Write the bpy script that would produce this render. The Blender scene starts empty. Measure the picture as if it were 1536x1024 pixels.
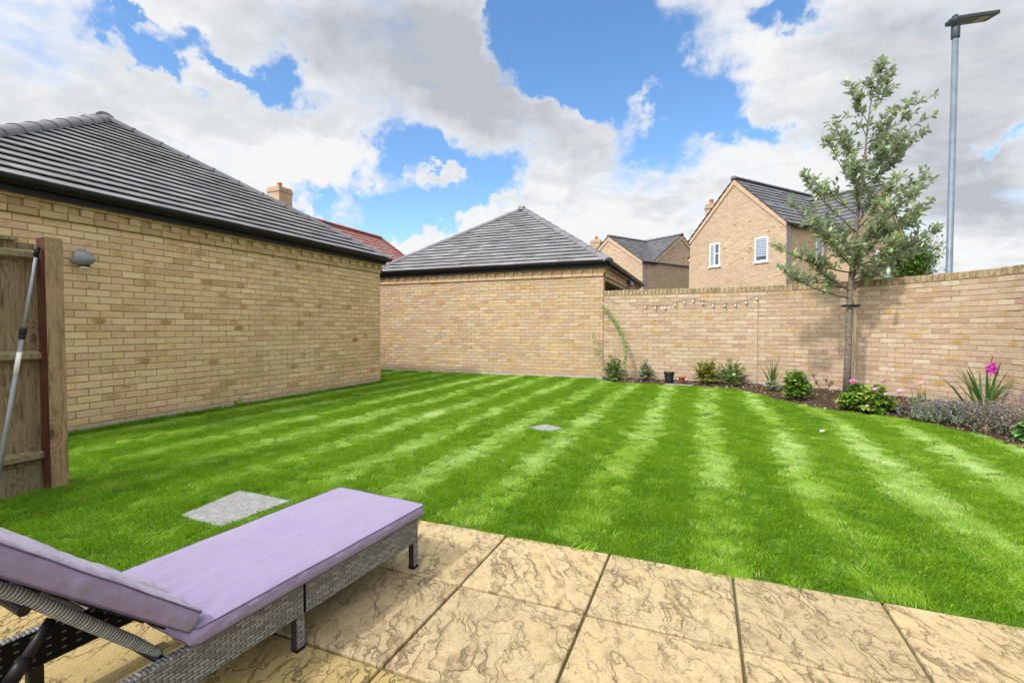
import bpy, bmesh, math, random
import numpy as np
from mathutils import Vector, Matrix, Quaternion
R = math.radians
S = bpy.context.scene
COL = S.collection
rnd = random.Random(7)

# ------------------------------------------------------------------ node helpers
class NT:
    def __init__(s, tree): s.t = tree; s.k = tree.nodes; s.l = tree.links
    def put(s, sock, v):
        if v is None: return
        if hasattr(v, 'is_output'): s.l.new(v, sock)
        else:
            if isinstance(v, (tuple, list)) and len(v) == 3 and sock.type == 'RGBA': v = (*v, 1)
            sock.default_value = v
    def m(s, op, a, b=None, c=None, clamp=False):
        n = s.k.new('ShaderNodeMath'); n.operation = op; n.use_clamp = clamp
        for i, v in enumerate((a, b, c)): s.put(n.inputs[i], v)
        return n.outputs[0]
    def vm(s, op, a, b=None, c=None, scale=None):
        n = s.k.new('ShaderNodeVectorMath'); n.operation = op
        for i, v in enumerate((a, b, c)): s.put(n.inputs[i], v)
        if scale is not None: s.put(n.inputs['Scale'], scale)
        return n.outputs['Value'] if op in ('DOT_PRODUCT', 'LENGTH', 'DISTANCE') else n.outputs['Vector']
    def xyz(s, v):
        n = s.k.new('ShaderNodeSeparateXYZ'); s.put(n.inputs[0], v); return n.outputs
    def comb(s, x=0., y=0., z=0.):
        n = s.k.new('ShaderNodeCombineXYZ')
        for i, v in enumerate((x, y, z)): s.put(n.inputs[i], v)
        return n.outputs[0]
    def noise(s, vec, scale=5., detail=2., rough=.5, dist=0., lac=2., color=False, dims='3D'):
        n = s.k.new('ShaderNodeTexNoise'); n.noise_dimensions = dims; s.put(n.inputs['Vector'], vec)
        for k, v in (('Scale', scale), ('Detail', detail), ('Roughness', rough), ('Distortion', dist), ('Lacunarity', lac)): s.put(n.inputs[k], v)
        return n.outputs['Color' if color else 'Fac']
    def vor(s, vec, scale=5., feature='F1', out='Distance', rand=1.):
        n = s.k.new('ShaderNodeTexVoronoi'); n.feature = feature; s.put(n.inputs['Vector'], vec)
        s.put(n.inputs['Scale'], scale); s.put(n.inputs['Randomness'], rand); return n.outputs[out]
    def wn(s, vec):
        n = s.k.new('ShaderNodeTexWhiteNoise'); n.noise_dimensions = '3D'; s.put(n.inputs['Vector'], vec); return n.outputs
    def ss(s, x, a, b, lo=0., hi=1.):
        n = s.k.new('ShaderNodeMapRange'); n.interpolation_type = 'SMOOTHSTEP'
        for i, v in enumerate((x, a, b, lo, hi)): s.put(n.inputs[i], v)
        return n.outputs[0]
    def ramp(s, f, stops, interp='LINEAR'):
        n = s.k.new('ShaderNodeValToRGB'); s.put(n.inputs[0], f); cr = n.color_ramp; cr.interpolation = interp
        while len(cr.elements) < len(stops): cr.elements.new(.5)
        for e, (p, c) in zip(cr.elements, stops): e.position = p; e.color = (*c, 1)
        return n.outputs[0]
    def mix(s, f, a, b, mode='MIX'):
        n = s.k.new('ShaderNodeMix'); n.data_type = 'RGBA'; n.blend_type = mode
        s.put(n.inputs[0], f); s.put(n.inputs[6], a); s.put(n.inputs[7], b); return n.outputs[2]
    def attr(s, name, kind='GEOMETRY', out='Fac'):
        n = s.k.new('ShaderNodeAttribute'); n.attribute_type = kind; n.attribute_name = name; return n.outputs[out]
    def uv(s): return s.k.new('ShaderNodeUVMap').outputs[0]
    def pos(s): return s.k.new('ShaderNodeNewGeometry').outputs['Position']
    def obj(s): return s.k.new('ShaderNodeTexCoord').outputs['Object']
    def bump(s, h, strength=1., dist=.01, normal=None):
        n = s.k.new('ShaderNodeBump'); s.put(n.inputs['Height'], h); s.put(n.inputs['Strength'], strength); s.put(n.inputs['Distance'], dist)
        if normal is not None: s.put(n.inputs['Normal'], normal)
        return n.outputs[0]

def lin(r, g, b):
    f = lambda c: (c / 255 / 12.92) if c / 255 <= .04045 else ((c / 255 + .055) / 1.055) ** 2.4
    return (f(r), f(g), f(b))

def mat(name, color=(.5, .5, .5), rough=.6, metal=0., spec=.5, build=None):
    m = bpy.data.materials.new(name); m.use_nodes = True
    t = NT(m.node_tree); b = m.node_tree.nodes['Principled BSDF']
    b.inputs['Base Color'].default_value = (*color, 1); b.inputs['Roughness'].default_value = rough
    b.inputs['Metallic'].default_value = metal; b.inputs['Specular IOR Level'].default_value = spec
    if build: build(t, b)
    return m

def simple(name, c, rough=.6, metal=0., var=.15, scale=20., bump=.0, spec=.5):
    def f(t, b):
        n = t.noise(t.obj(), scale, 4, .6)
        lo = tuple(x * (1 - var) for x in c); hi = tuple(min(1, x * (1 + var)) for x in c)
        t.put(b.inputs['Base Color'], t.ramp(n, [(.3, lo), (.7, hi)]))
        if bump: t.put(b.inputs['Normal'], t.bump(n, 1, bump))
    return mat(name, c, rough, metal, spec, f)

C, L = .0742, .2225          # brick course and length in this scene's scale
def brick_mat(name, cols, stain=(.30, .16, .05), stain_amt=.88, mortar=(.36, .27, .16), c=C, l=L, rel=.006, tone=.18, dirt=True, gm=.0048, mk=.75):
    def f(t, b):
        uv = t.uv(); x, y, _ = t.xyz(uv)
        wob = t.noise(uv, 9., 2, .5, color=True)
        w = t.vm('SCALE', t.vm('SUBTRACT', wob, (.5, .5, .5)), scale=.006 * c / C)
        wx, wy, _ = t.xyz(w)
        X = t.m('ADD', x, wx); Y = t.m('ADD', y, wy)
        row = t.m('FLOOR', t.m('DIVIDE', Y, c))
        rr = t.wn(t.comb(row, 3.3, 0))['Value']
        off = t.m('ADD', t.m('MULTIPLY', t.m('MODULO', t.m('ADD', row, 1000.), 2.), l * .5), t.m('MULTIPLY', rr, l * .08))
        U = t.m('DIVIDE', t.m('ADD', X, off), l)
        cid = t.m('FLOOR', U)
        fu = t.m('MULTIPLY', t.m('FRACT', U), l); fv = t.m('SUBTRACT', Y, t.m('MULTIPLY', row, c))
        du = t.m('MINIMUM', fu, t.m('SUBTRACT', l, fu)); dv = t.m('MINIMUM', fv, t.m('SUBTRACT', c, fv))
        e = t.m('MINIMUM', du, dv)
        rag = t.m('MULTIPLY', t.noise(uv, 60., 3, .6), .003)
        e2 = t.m('SUBTRACT', e, rag)
        mask = t.ss(e2, gm * .55, gm * 1.25)
        soft = t.ss(e2, gm * .5, gm * 3.2)
        rn = t.wn(t.comb(cid, row, 1.7)); rc = t.xyz(rn['Color'])
        base = t.ramp(rn['Value'], [(i / (len(cols) - 1), k) for i, k in enumerate(cols)])
        fine = t.noise(uv, 45., 5, .7)
        base = t.mix(1., base, t.ramp(fine, [(.25, (.82, .8, .76)), (.5, (1, 1, 1)), (.8, (1.12, 1.13, 1.15))]), 'MULTIPLY')
        blot = t.noise(uv, 8., 3, .6)
        base = t.mix(t.m('MULTIPLY', t.ss(blot, .52, .72), .35), base, tuple(k * .75 for k in cols[0]))
        # ochre sanding stain on some bricks, an oval inside the brick
        ox = t.m('DIVIDE', t.m('SUBTRACT', fu, t.m('MULTIPLY', t.m('ADD', t.m('MULTIPLY', rc[0], .5), .25), l)), l * .34)
        oy = t.m('DIVIDE', t.m('SUBTRACT', fv, c * .5), c * .55)
        od = t.m('ADD', t.m('MULTIPLY', ox, ox), t.m('MULTIPLY', oy, oy))
        ov = t.m('MULTIPLY', t.ss(t.m('ADD', od, t.m('MULTIPLY', t.m('SUBTRACT', blot, .5), 1.6)), 1.25, .2), t.ss(rc[1], stain_amt, 1.))
        big = t.noise(uv, .55, 2, .5)
        ov = t.m('MULTIPLY', ov, t.ss(big, .38, .6, .55, 1.))
        base = t.mix(ov, base, stain)
        base = t.mix(1., base, t.ramp(big, [(.3, (1 - tone, 1 - tone, 1 - tone)), (.7, (1 + tone * .5, 1 + tone * .45, 1 + tone * .35))]), 'MULTIPLY')
        if dirt:
            low = t.m('MULTIPLY', t.ss(t.m('ADD', y, t.m('MULTIPLY', blot, .25)), .38, .1), .5)
            base = t.mix(low, base, (.30, .20, .15))
            pl = t.ss(t.m('ADD', y, t.m('MULTIPLY', blot, .05)), .115, .085)
            base = t.mix(t.m('MULTIPLY', pl, .8), base, (.36, .32, .26))
            alg = t.m('MULTIPLY', t.ss(t.noise(uv, 1.1, 4, .65), .56, .7), t.ss(y, .9, .3))
            base = t.mix(t.m('MULTIPLY', alg, .35), base, (.22, .25, .08))
        mo = t.mix(t.ss(blot, .35, .7), mortar, tuple(k * .7 for k in mortar))
        colr = t.mix(mask, mo, base)
        t.put(b.inputs['Base Color'], colr)
        b.inputs['Roughness'].default_value = .92; b.inputs['Specular IOR Level'].default_value = .2
        tilt = t.m('MULTIPLY', t.m('SUBTRACT', fv, c * .5), t.m('MULTIPLY', t.m('SUBTRACT', rc[2], .5), .3 / c))
        h = t.m('ADD', t.m('MULTIPLY', soft, t.m('ADD', 1., tilt)), t.m('MULTIPLY', fine, .35))
        h = t.m('ADD', h, t.m('MULTIPLY', blot, .5))
        t.put(b.inputs['Normal'], t.bump(h, mk, rel))
    return mat(name, build=f)

TAN = [(.26,.165,.085), (.36,.245,.135), (.42,.30,.17), (.46,.335,.19), (.44,.29,.17), (.39,.24,.14), (.48,.37,.225)]
PINK = [(.34,.19,.12), (.44,.285,.175), (.49,.345,.215), (.46,.29,.19), (.50,.37,.245), (.47,.33,.20), (.55,.43,.30)]
M = {}
M['brick_left'] = brick_mat('brick_left', TAN, stain=(.25, .125, .02), stain_amt=.86)
M['brick_back'] = brick_mat('brick_back', [tuple(a * 1.08 for a in k) for k in TAN[1:]] + PINK[2:4], stain=(.36, .19, .05), mortar=(.33, .22, .12))
M['brick_garden'] = brick_mat('brick_garden', PINK, stain=(.38, .21, .05), stain_amt=.84, mortar=(.34, .23, .12))
M['brick_far'] = brick_mat('brick_far', [(.43,.31,.215), (.51,.385,.275), (.48,.355,.25), (.55,.425,.31), (.49,.35,.25)], dirt=False, c=.075, l=.225, stain_amt=.95, tone=.08)

def geo_brick(name, cols, stain, stain_lo=.84, dirt=True, alg=.35):
    def f(t, b):
        u, v, _ = t.xyz(t.uv()); p = t.pos(); y = t.xyz(p)[2]; r = t.attr('tint'); rc = t.xyz(t.wn(t.comb(t.m('MULTIPLY', r, 913.), 1., 2.))['Color'])
        fine = t.noise(p, 75., 6, .75); blot = t.noise(p, 13., 4, .65); big = t.noise(p, .6, 3, .5)
        c = t.ramp(r, [(i / (len(cols) - 1), k) for i, k in enumerate(cols)])
        c = t.mix(1., c, t.ramp(fine, [(.25, (.84, .82, .78)), (.5, (1, 1, 1)), (.8, (1.12, 1.13, 1.15))]), 'MULTIPLY')
        c = t.mix(t.m('MULTIPLY', t.ss(blot, .48, .72), .35), c, tuple(k * .8 for k in cols[0]))
        ox = t.m('DIVIDE', t.m('SUBTRACT', u, t.m('ADD', t.m('MULTIPLY', rc[0], .4), .3)), .42); oy = t.m('DIVIDE', t.m('SUBTRACT', v, .5), .62)
        od = t.m('ADD', t.m('ADD', t.m('MULTIPLY', ox, ox), t.m('MULTIPLY', oy, oy)), t.m('MULTIPLY', t.m('SUBTRACT', blot, .5), 1.8))
        ov = t.m('MULTIPLY', t.ss(od, 1.2, .25), t.ss(rc[1], stain_lo, stain_lo + .1)); ov = t.m('MULTIPLY', ov, t.m('ADD', .3, t.m('MULTIPLY', rc[2], .65)))
        c = t.mix(ov, c, stain)
        c = t.mix(t.m('MULTIPLY', t.ss(big, .42, .62), .14), c, tuple(k * .6 for k in cols[1]))
        if dirt:
            c = t.mix(t.m('MULTIPLY', t.ss(t.m('ADD', y, t.m('MULTIPLY', blot, .3)), .42, .12), .4), c, (.36, .23, .17))
            c = t.mix(t.m('MULTIPLY', t.ss(t.m('ADD', y, t.m('MULTIPLY', blot, .04)), .10, .075), .85), c, (.42, .38, .31))
            a_ = t.m('MULTIPLY', t.ss(t.noise(p, 1.0, 4, .65), .52, .68), t.ss(y, 1.0, .3)); c = t.mix(t.m('MULTIPLY', a_, alg), c, (.26, .28, .09))
        t.put(b.inputs['Base Color'], c); b.inputs['Roughness'].default_value = .93; b.inputs['Specular IOR Level'].default_value = .2
        t.put(b.inputs['Normal'], t.bump(t.m('ADD', t.m('MULTIPLY', fine, .5), blot), 1., .006))
    return mat(name, build=f)
TANG = [(.54,.37,.205), (.66,.47,.265), (.71,.53,.315), (.68,.485,.305), (.65,.44,.29), (.76,.575,.37), (.70,.52,.285)]
PINKG = [(.40,.28,.20), (.47,.345,.245), (.51,.39,.275), (.46,.325,.25), (.53,.41,.295), (.48,.36,.25), (.57,.47,.36), (.43,.295,.225)]
M['gb_left'] = geo_brick('gb_left', TANG, (.30, .15, .02), .86)
M['gb_back'] = geo_brick('gb_back', [tuple(k * .76 for k in q) for q in TANG[1:]] + PINKG[:7], (.42, .23, .06), .80, alg=.1)
M['gb_garden'] = geo_brick('gb_garden', PINKG, (.42, .25, .06), .82, alg=.15)
M['bed_mortar'] = simple('bed_mortar', (.37, .27, .145), .97, var=.3, scale=18, bump=.004)

def coping_mat(t, b):
    p = t.pos(); n = t.noise(p, 14, 5, .65); r = t.attr('tint')
    c = t.ramp(r, [(0, (.30, .215, .13)), (.3, (.39, .29, .175)), (.6, (.44, .335, .205)), (1, (.36, .29, .18))])
    c = t.mix(t.ss(n, .45, .7), c, (.20, .15, .085))
    c = t.mix(t.m('MULTIPLY', t.ss(t.noise(p, 30, 3), .5, .7), .4), c, (.16, .15, .06))
    t.put(b.inputs['Base Color'], c); b.inputs['Roughness'].default_value = .95; b.inputs['Specular IOR Level'].default_value = .2
    t.put(b.inputs['Normal'], t.bump(t.noise(p, 60, 5, .7), .8, .006))
M['coping'] = mat('coping', build=coping_mat)
def trimbrick(t, b, pal=TAN):
    p = t.pos(); n = t.noise(p, 22, 5, .65); r = t.attr('tint')
    c = t.ramp(r, [(0, pal[1]), (.35, pal[2]), (.7, pal[3]), (1, pal[4])]); c = t.mix(1., c, (1.22, 1.22, 1.2), 'MULTIPLY')
    c = t.mix(t.m('MULTIPLY', t.ss(n, .45, .75), .5), c, pal[0])
    t.put(b.inputs['Base Color'], c); b.inputs['Roughness'].default_value = .92; b.inputs['Specular IOR Level'].default_value = .2
    t.put(b.inputs['Normal'], t.bump(n, .8, .006))
M['trim_left'] = mat('trim_left', build=trimbrick)
M['trim_back'] = mat('trim_back', build=lambda t, b: trimbrick(t, b, [tuple(a * .95 for a in k) for k in PINK]))
M['verge'] = simple('verge', (.47, .335, .22), .9, var=.15, scale=6)
M['mortar'] = simple('mortar', (.30, .225, .135), .95, var=.25, scale=40, bump=.004)

def tile_mat(name, c0, c1, lich=.25):
    def f(t, b):
        p = t.pos(); r = t.attr('tint'); n = t.noise(p, 9, 6, .7)
        c = t.ramp(r, [(0, c0), (1, c1)])
        c = t.mix(t.m('MULTIPLY', t.ss(n, .5, .75), .35), c, tuple(k * 1.3 for k in c1)); c = t.mix(t.m('MULTIPLY', t.ss(t.noise(p, 1.6, 5, .6), .45, .7), .3), c, tuple(k * .7 for k in c0))
        c = t.mix(t.m('MULTIPLY', t.ss(t.noise(p, 55, 4, .7), .62, .72), lich), c, (.22, .20, .09))
        t.put(b.inputs['Base Color'], c); b.inputs['Roughness'].default_value = .55; b.inputs['Specular IOR Level'].default_value = .45
        t.put(b.inputs['Normal'], t.bump(t.noise(p, 40, 5, .7), .35, .006))
    return mat(name, build=f)
M['tile'] = tile_mat('tile', (.135, .133, .138), (.27, .266, .272))
M['tile_cap'] = tile_mat('tile_cap', (.125, .125, .135), (.17, .17, .182), .2)
M['tile_far'] = tile_mat('tile_far', (.085, .087, .095), (.15, .155, .165), .1)
M['tile_red'] = tile_mat('tile_red', (.30, .12, .10), (.42, .19, .16), .05)
M['black_plastic'] = simple('black_plastic', (.008, .008, .010), .42, var=.3, spec=.25)
M['dark'] = simple('dark', (.015, .014, .013), .7, var=.3)
M['white_upvc'] = simple('white_upvc', (.78, .79, .80), .35, var=.03)
M['glass'] = mat('glass', (.06, .09, .13), .06, spec=.9)
M['blind'] = simple('blind', (.36, .43, .52), .5, var=.08)
M['lead'] = simple('lead', (.12, .13, .15), .5, var=.2)
M['terracotta'] = simple('terracotta', (.38, .13, .055), .8, var=.2, scale=30, bump=.003)
M['grey_lamp'] = simple('grey_lamp', (.19, .22, .24), .42, var=.12, scale=15)
M['bulb_glass'] = mat('bulb_glass', (.62, .60, .57), .08, spec=.8)
M['cable'] = simple('cable', (.28, .24, .20), .6)
M['galv'] = simple('galv', (.145, .18, .22), .45, .2, var=.18, scale=7)
M['lamp_head'] = simple('lamp_head', (.03, .036, .05), .4, var=.12)
M['lamp_lens'] = simple('lamp_lens', (.30, .29, .25), .25, var=.15, scale=60)
M['pole_metal'] = simple('pole_metal', (.24, .255, .28), .45, .2, var=.12)
M['pot_black'] = simple('pot_black', (.022, .025, .032), .45, var=.25)
M['feeder'] = simple('feeder', (.10, .36, .38), .3, var=.1)
M['feeder_glass'] = simple('feeder_glass', (.42, .42, .28), .3, var=.15)
M['paper'] = simple('paper', (.75, .74, .70), .8)

def wood(name, ca, cb, cknot, axis='z', sc=1.):
    def f(t, b):
        v = t.obj(); x, y, z = t.xyz(v)
        q = t.comb(t.m('MULTIPLY', x, 22. * sc), t.m('MULTIPLY', y, 22. * sc), t.m('MULTIPLY', z, 1.3 * sc))
        q = t.vm('ADD', q, t.vm('SCALE', t.noise(v, 4, 2, color=True), scale=1.5))
        g = t.noise(q, 1.6, 6, .65); fine = t.noise(t.vm('MULTIPLY', v, (160, 160, 6)), 1., 3, .6)
        k = t.vor(t.comb(t.m('MULTIPLY', x, 5), t.m('MULTIPLY', y, 5), t.m('MULTIPLY', z, 3.0)), 1.0)
        kn = t.ss(t.m('ADD', k, t.m('MULTIPLY', g, .08)), .24, .10); ring = t.m('SINE', t.m('MULTIPLY', k, 60.))
        c = t.ramp(t.m('ADD', g, t.m('MULTIPLY', t.m('MULTIPLY', ring, t.ss(k, .55, .2)), .06)), [(.32, tuple(a * .62 for a in ca)), (.42, ca), (.52, cb), (.60, ca), (.68, tuple(a * .5 for a in ca))])
        c = t.mix(t.m('MULTIPLY', t.ss(fine, .5, .8), .35), c, tuple(a * .55 for a in ca))
        c = t.mix(t.m('MULTIPLY', kn, .8), c, cknot)
        dirt = t.m('MULTIPLY', t.ss(t.noise(v, 3, 4, .6), .48, .7), .35)
        c = t.mix(dirt, c, (.13, .12, .055))
        t.put(b.inputs['Base Color'], c); b.inputs['Roughness'].default_value = .85; b.inputs['Specular IOR Level'].default_value = .25
        t.put(b.inputs['Normal'], t.bump(t.m('ADD', g, t.m('MULTIPLY', fine, .4)), .6, .004))
    return mat(name, build=f)
M['board'] = wood('board', (.24, .175, .105), (.34, .265, .17), (.07, .035, .02))
M['post_wood'] = wood('post_wood', (.26, .17, .09), (.38, .265, .155), (.08, .04, .02), sc=.8)
M['post_stain'] = wood('post_stain', (.06, .018, .010), (.10, .034, .018), (.03, .01, .01))
M['rail_wood'] = wood('rail_wood', (.20, .17, .09), (.30, .25, .16), (.08, .05, .03))

def fw(xr, zf):
    """a ground point given by metres to the right of and metres ahead of the viewpoint"""
    c, s_ = math.cos(R(22)), math.sin(R(22)); return Vector((xr * c - zf * s_, xr * s_ + zf * c))
# ------------------------------------------------------------------ mesh builder
class MB:
    def __init__(s): s.v = []; s.f = []; s.uv = {}; s.t = []; s.mi = []; s.tint = 0.; s.m = 0
    def vert(s, p): s.v.append(tuple(p)); s.t.append(s.tint); return len(s.v) - 1
    def face(s, idx, uv=None):
        if uv: s.uv[len(s.f)] = uv
        s.f.append(tuple(idx)); s.mi.append(s.m)
    def poly(s, pts, uv=None): s.face([s.vert(p) for p in pts], uv)
    def box(s, a, b, mtx=None, bev=0.):
        x0, y0, z0 = a; x1, y1, z1 = b
        P = [(x0,y0,z0),(x1,y0,z0),(x1,y1,z0),(x0,y1,z0),(x0,y0,z1),(x1,y0,z1),(x1,y1,z1),(x0,y1,z1)]
        if mtx: P = [mtx @ Vector(p) for p in P]
        i = [s.vert(p) for p in P]
        for q in ((0,3,2,1),(4,5,6,7),(0,1,5,4),(1,2,6,5),(2,3,7,6),(3,0,4,7)): s.face([i[k] for k in q])
    def tube(s, pts, rad, n=8, cap=True):
        pts = [Vector(p) for p in pts]; rings = []; pu = None
        for i, p in enumerate(pts):
            d = (pts[min(i+1, len(pts)-1)] - pts[max(i-1, 0)]).normalized()
            r = rad[i] if isinstance(rad, (list, tuple)) else rad
            if pu is None: a = Vector((0,0,1)) if abs(d.z) < .9 else Vector((1,0,0)); pu = (a - d * a.dot(d)).normalized()
            else: pu = (pu - d * pu.dot(d)).normalized()
            w = d.cross(pu)
            rings.append([s.vert(p + (pu * math.cos(2*math.pi*k/n) + w * math.sin(2*math.pi*k/n)) * r) for k in range(n)])
        for a, b in zip(rings, rings[1:]):
            for k in range(n): s.face((a[k], a[(k+1) % n], b[(k+1) % n], b[k]))
        if cap: s.face(rings[0][::-1]); s.face(rings[-1])
    def lathe(s, prof, c=(0,0,0), n=24, mtx=None, capb=True, capt=True):
        rings = []
        for r, z in prof:
            row = []
            for k in range(n):
                p = Vector((c[0] + r*math.cos(2*math.pi*k/n), c[1] + r*math.sin(2*math.pi*k/n), c[2] + z))
                row.append(s.vert(mtx @ p if mtx else p))
            rings.append(row)
        for a, b in zip(rings, rings[1:]):
            for k in range(n): s.face((a[k], a[(k+1) % n], b[(k+1) % n], b[k]))
        if capb: s.face(rings[0][::-1])
        if capt: s.face(rings[-1])
    def prism(s, pts2, z0, z1, mp=lambda x, y, z: (x, y, z)):
        n = len(pts2); a = [s.vert(mp(x, y, z0)) for x, y in pts2]; b = [s.vert(mp(x, y, z1)) for x, y in pts2]
        s.face(a[::-1]); s.face(b)
        for k in range(n): s.face((a[k], a[(k+1) % n], b[(k+1) % n], b[k]))
    def leaf(s, p, d, up, ln, w, curl=.15, fold=.25):
        p = Vector(p); d = Vector(d).normalized(); up = Vector(up)
        sd = d.cross(up)
        if sd.length < 1e-4: sd = d.cross(Vector((.3, .8, .1)))
        sd.normalize(); n = sd.cross(d)
        s.tint = rnd.random()
        at = lambda f, o, k: p + d * ln * f - n * curl * ln * f * f + sd * w * o + n * fold * w * abs(k)
        q = [p, at(.36, 0, 0), at(.72, 0, 0), at(1, 0, 0), at(.28, .44, .8), at(.64, .46, .8), at(.28, -.44, .8), at(.64, -.46, .8)]
        i = [s.vert(v) for v in q]
        s.face((i[0], i[4], i[1])); s.face((i[0], i[1], i[6])); s.face((i[1], i[4], i[5], i[2])); s.face((i[6], i[1], i[2], i[7])); s.face((i[2], i[5], i[3])); s.face((i[7], i[2], i[3]))
    def blade(s, p, d, ln, w, bend=.3, n=4):
        p = Vector(p); d = Vector(d).normalized(); h = Vector((d.x, d.y, 0)); h = h.normalized() if h.length > 1e-3 else Vector((1, 0, 0))
        sd = d.cross(Vector((0,0,1))); sd = sd.normalized() if sd.length > 1e-3 else Vector((0, 1, 0))
        s.tint = rnd.random(); prev = None; q = p.copy()
        for k in range(n + 1):
            f = k / n; ww = w * (1 - f ** 2) * .5 + .0004
            a, b = s.vert(q + sd * ww), s.vert(q - sd * ww)
            if prev: s.face((prev[1], prev[0], a, b))
            prev = (a, b); d = (d + h * bend / n - Vector((0, 0, bend * .9 / n * f * 2))).normalized(); q = q + d * ln / n
    def build(s, name, mats, parent=None, smooth=False, loc=(0, 0, 0), rot=None, autouv=True, bevel=0., bseg=2):
        if not isinstance(mats, (list, tuple)): mats = [mats]
        me = bpy.data.meshes.new(name); me.from_pydata([Vector(v) for v in s.v], [], s.f)
        for m in mats: me.materials.append(m)
        if len(mats) > 1: me.polygons.foreach_set('material_index', s.mi)
        me.validate() if False else None
        a = me.attributes.new('tint', 'FLOAT', 'POINT'); a.data.foreach_set('value', s.t)
        if autouv:
            uvl = me.uv_layers.new(name='UVMap')
            for p in me.polygons:
                cu = s.uv.get(p.index)
                if cu:
                    for k, li in enumerate(p.loop_indices): uvl.data[li].uv = cu[k]
                else:
                    n = p.normal
                    if abs(n.z) > .7:
                        for li in p.loop_indices: v = me.vertices[me.loops[li].vertex_index].co; uvl.data[li].uv = (v.x, v.y)
                    else:
                        tx, ty = -n.y, n.x; q = math.hypot(tx, ty) or 1; tx /= q; ty /= q
                        for li in p.loop_indices: v = me.vertices[me.loops[li].vertex_index].co; uvl.data[li].uv = (v.x*tx + v.y*ty, v.z)
        if smooth: me.polygons.foreach_set('use_smooth', [True] * len(me.polygons))
        o = bpy.data.objects.new(name, me); COL.objects.link(o); o.location = loc
        if rot: o.rotation_euler = rot
        if parent: o.parent = parent
        if bevel:
            md = o.modifiers.new('bevel', 'BEVEL'); md.width = bevel; md.segments = bseg; md.limit_method = 'ANGLE'
        return o

def tag(o, label=None, cat=None, group=None, kind=None):
    if label: o['label'] = label
    if cat: o['category'] = cat
    if group: o['group'] = group
    if kind: o['kind'] = kind
    return o
def thing(name, label, cat, loc=(0, 0, 0), group=None, rz=0.):
    o = bpy.data.objects.new(name, None); o.empty_display_size = .1; COL.objects.link(o); o.location = loc; o.rotation_euler = (0, 0, rz)
    return tag(o, label, cat, group)

def lay_bricks(name, parent, mt, fn, length, z0, rows, seed=0, skip=None, gap=.0095, jit=.0016, pr=.006, start=0.):
    """courses of single bricks laid along fn(s) -> (point, direction, outward normal) in stretcher bond"""
    rr = random.Random(seed); mb = MB()
    for r in range(rows):
        za = z0 + r * C + gap * .5; zb = z0 + (r + 1) * C - gap * .5; s = start - (r % 2) * L * .5 + rr.uniform(-.006, .006)
        while s < length:
            a = max(0., s + gap * .5); e = min(length, s + L - gap * .5); s += L
            if e - a < .02: continue
            if skip and skip(a, e, za): continue
            mb.tint = rr.random(); dp = pr + rr.gauss(0, .0013); t1 = rr.gauss(0, .0012); t2 = rr.gauss(0, .0014); ja = rr.uniform(-.002, .002); jz = rr.uniform(-.0013, .0013)
            (p, d, n), (q, d2, n2) = fn(a + ja), fn(e + ja); n3, n4 = Vector((*n, 0)), Vector((*n2, 0)); P, Q = Vector((*p, 0)), Vector((*q, 0))
            NX = 3; F = []
            for k in range(NX + 1):
                f = k / NX; (m, _, mn_) = fn(a + ja + (e - a) * f); m, mn_ = Vector((*m, 0)), Vector((*mn_, 0)); col = []
                for z_, tz in ((za + jz, -1), (zb + jz, 1)):
                    col.append((m + mn_ * (dp + t1 * (f - .5) * 2 + t2 * tz + rr.gauss(0, .0006)) + Vector((0, 0, z_ + rr.uniform(-jit, jit))), m - mn_ * .012 + Vector((0, 0, z_))))
                F.append(col)
            fb = [[mb.vert(c[0]) for c in col] for col in F]; bk = [[mb.vert(c[1]) for c in col] for col in F]
            for k in range(NX):
                u0, u1 = k / NX, (k + 1) / NX
                mb.face((fb[k][0], fb[k+1][0], fb[k+1][1], fb[k][1]), [(u0, 0), (u1, 0), (u1, 1), (u0, 1)])
                mb.face((fb[k][1], fb[k+1][1], bk[k+1][1], bk[k][1]), [(u0, 1), (u1, 1), (u1, 1), (u0, 1)]); mb.face((fb[k+1][0], fb[k][0], bk[k][0], bk[k+1][0]), [(u1, 0), (u0, 0), (u0, 0), (u1, 0)])
            mb.face((fb[0][0], fb[0][1], bk[0][1], bk[0][0]), [(0, 0), (0, 1), (0, 1), (0, 0)]); mb.face((fb[NX][1], fb[NX][0], bk[NX][0], bk[NX][1]), [(1, 1), (1, 0), (1, 0), (1, 1)])
    return mb.build(name, mt, parent, bevel=.0028, bseg=1)

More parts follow.
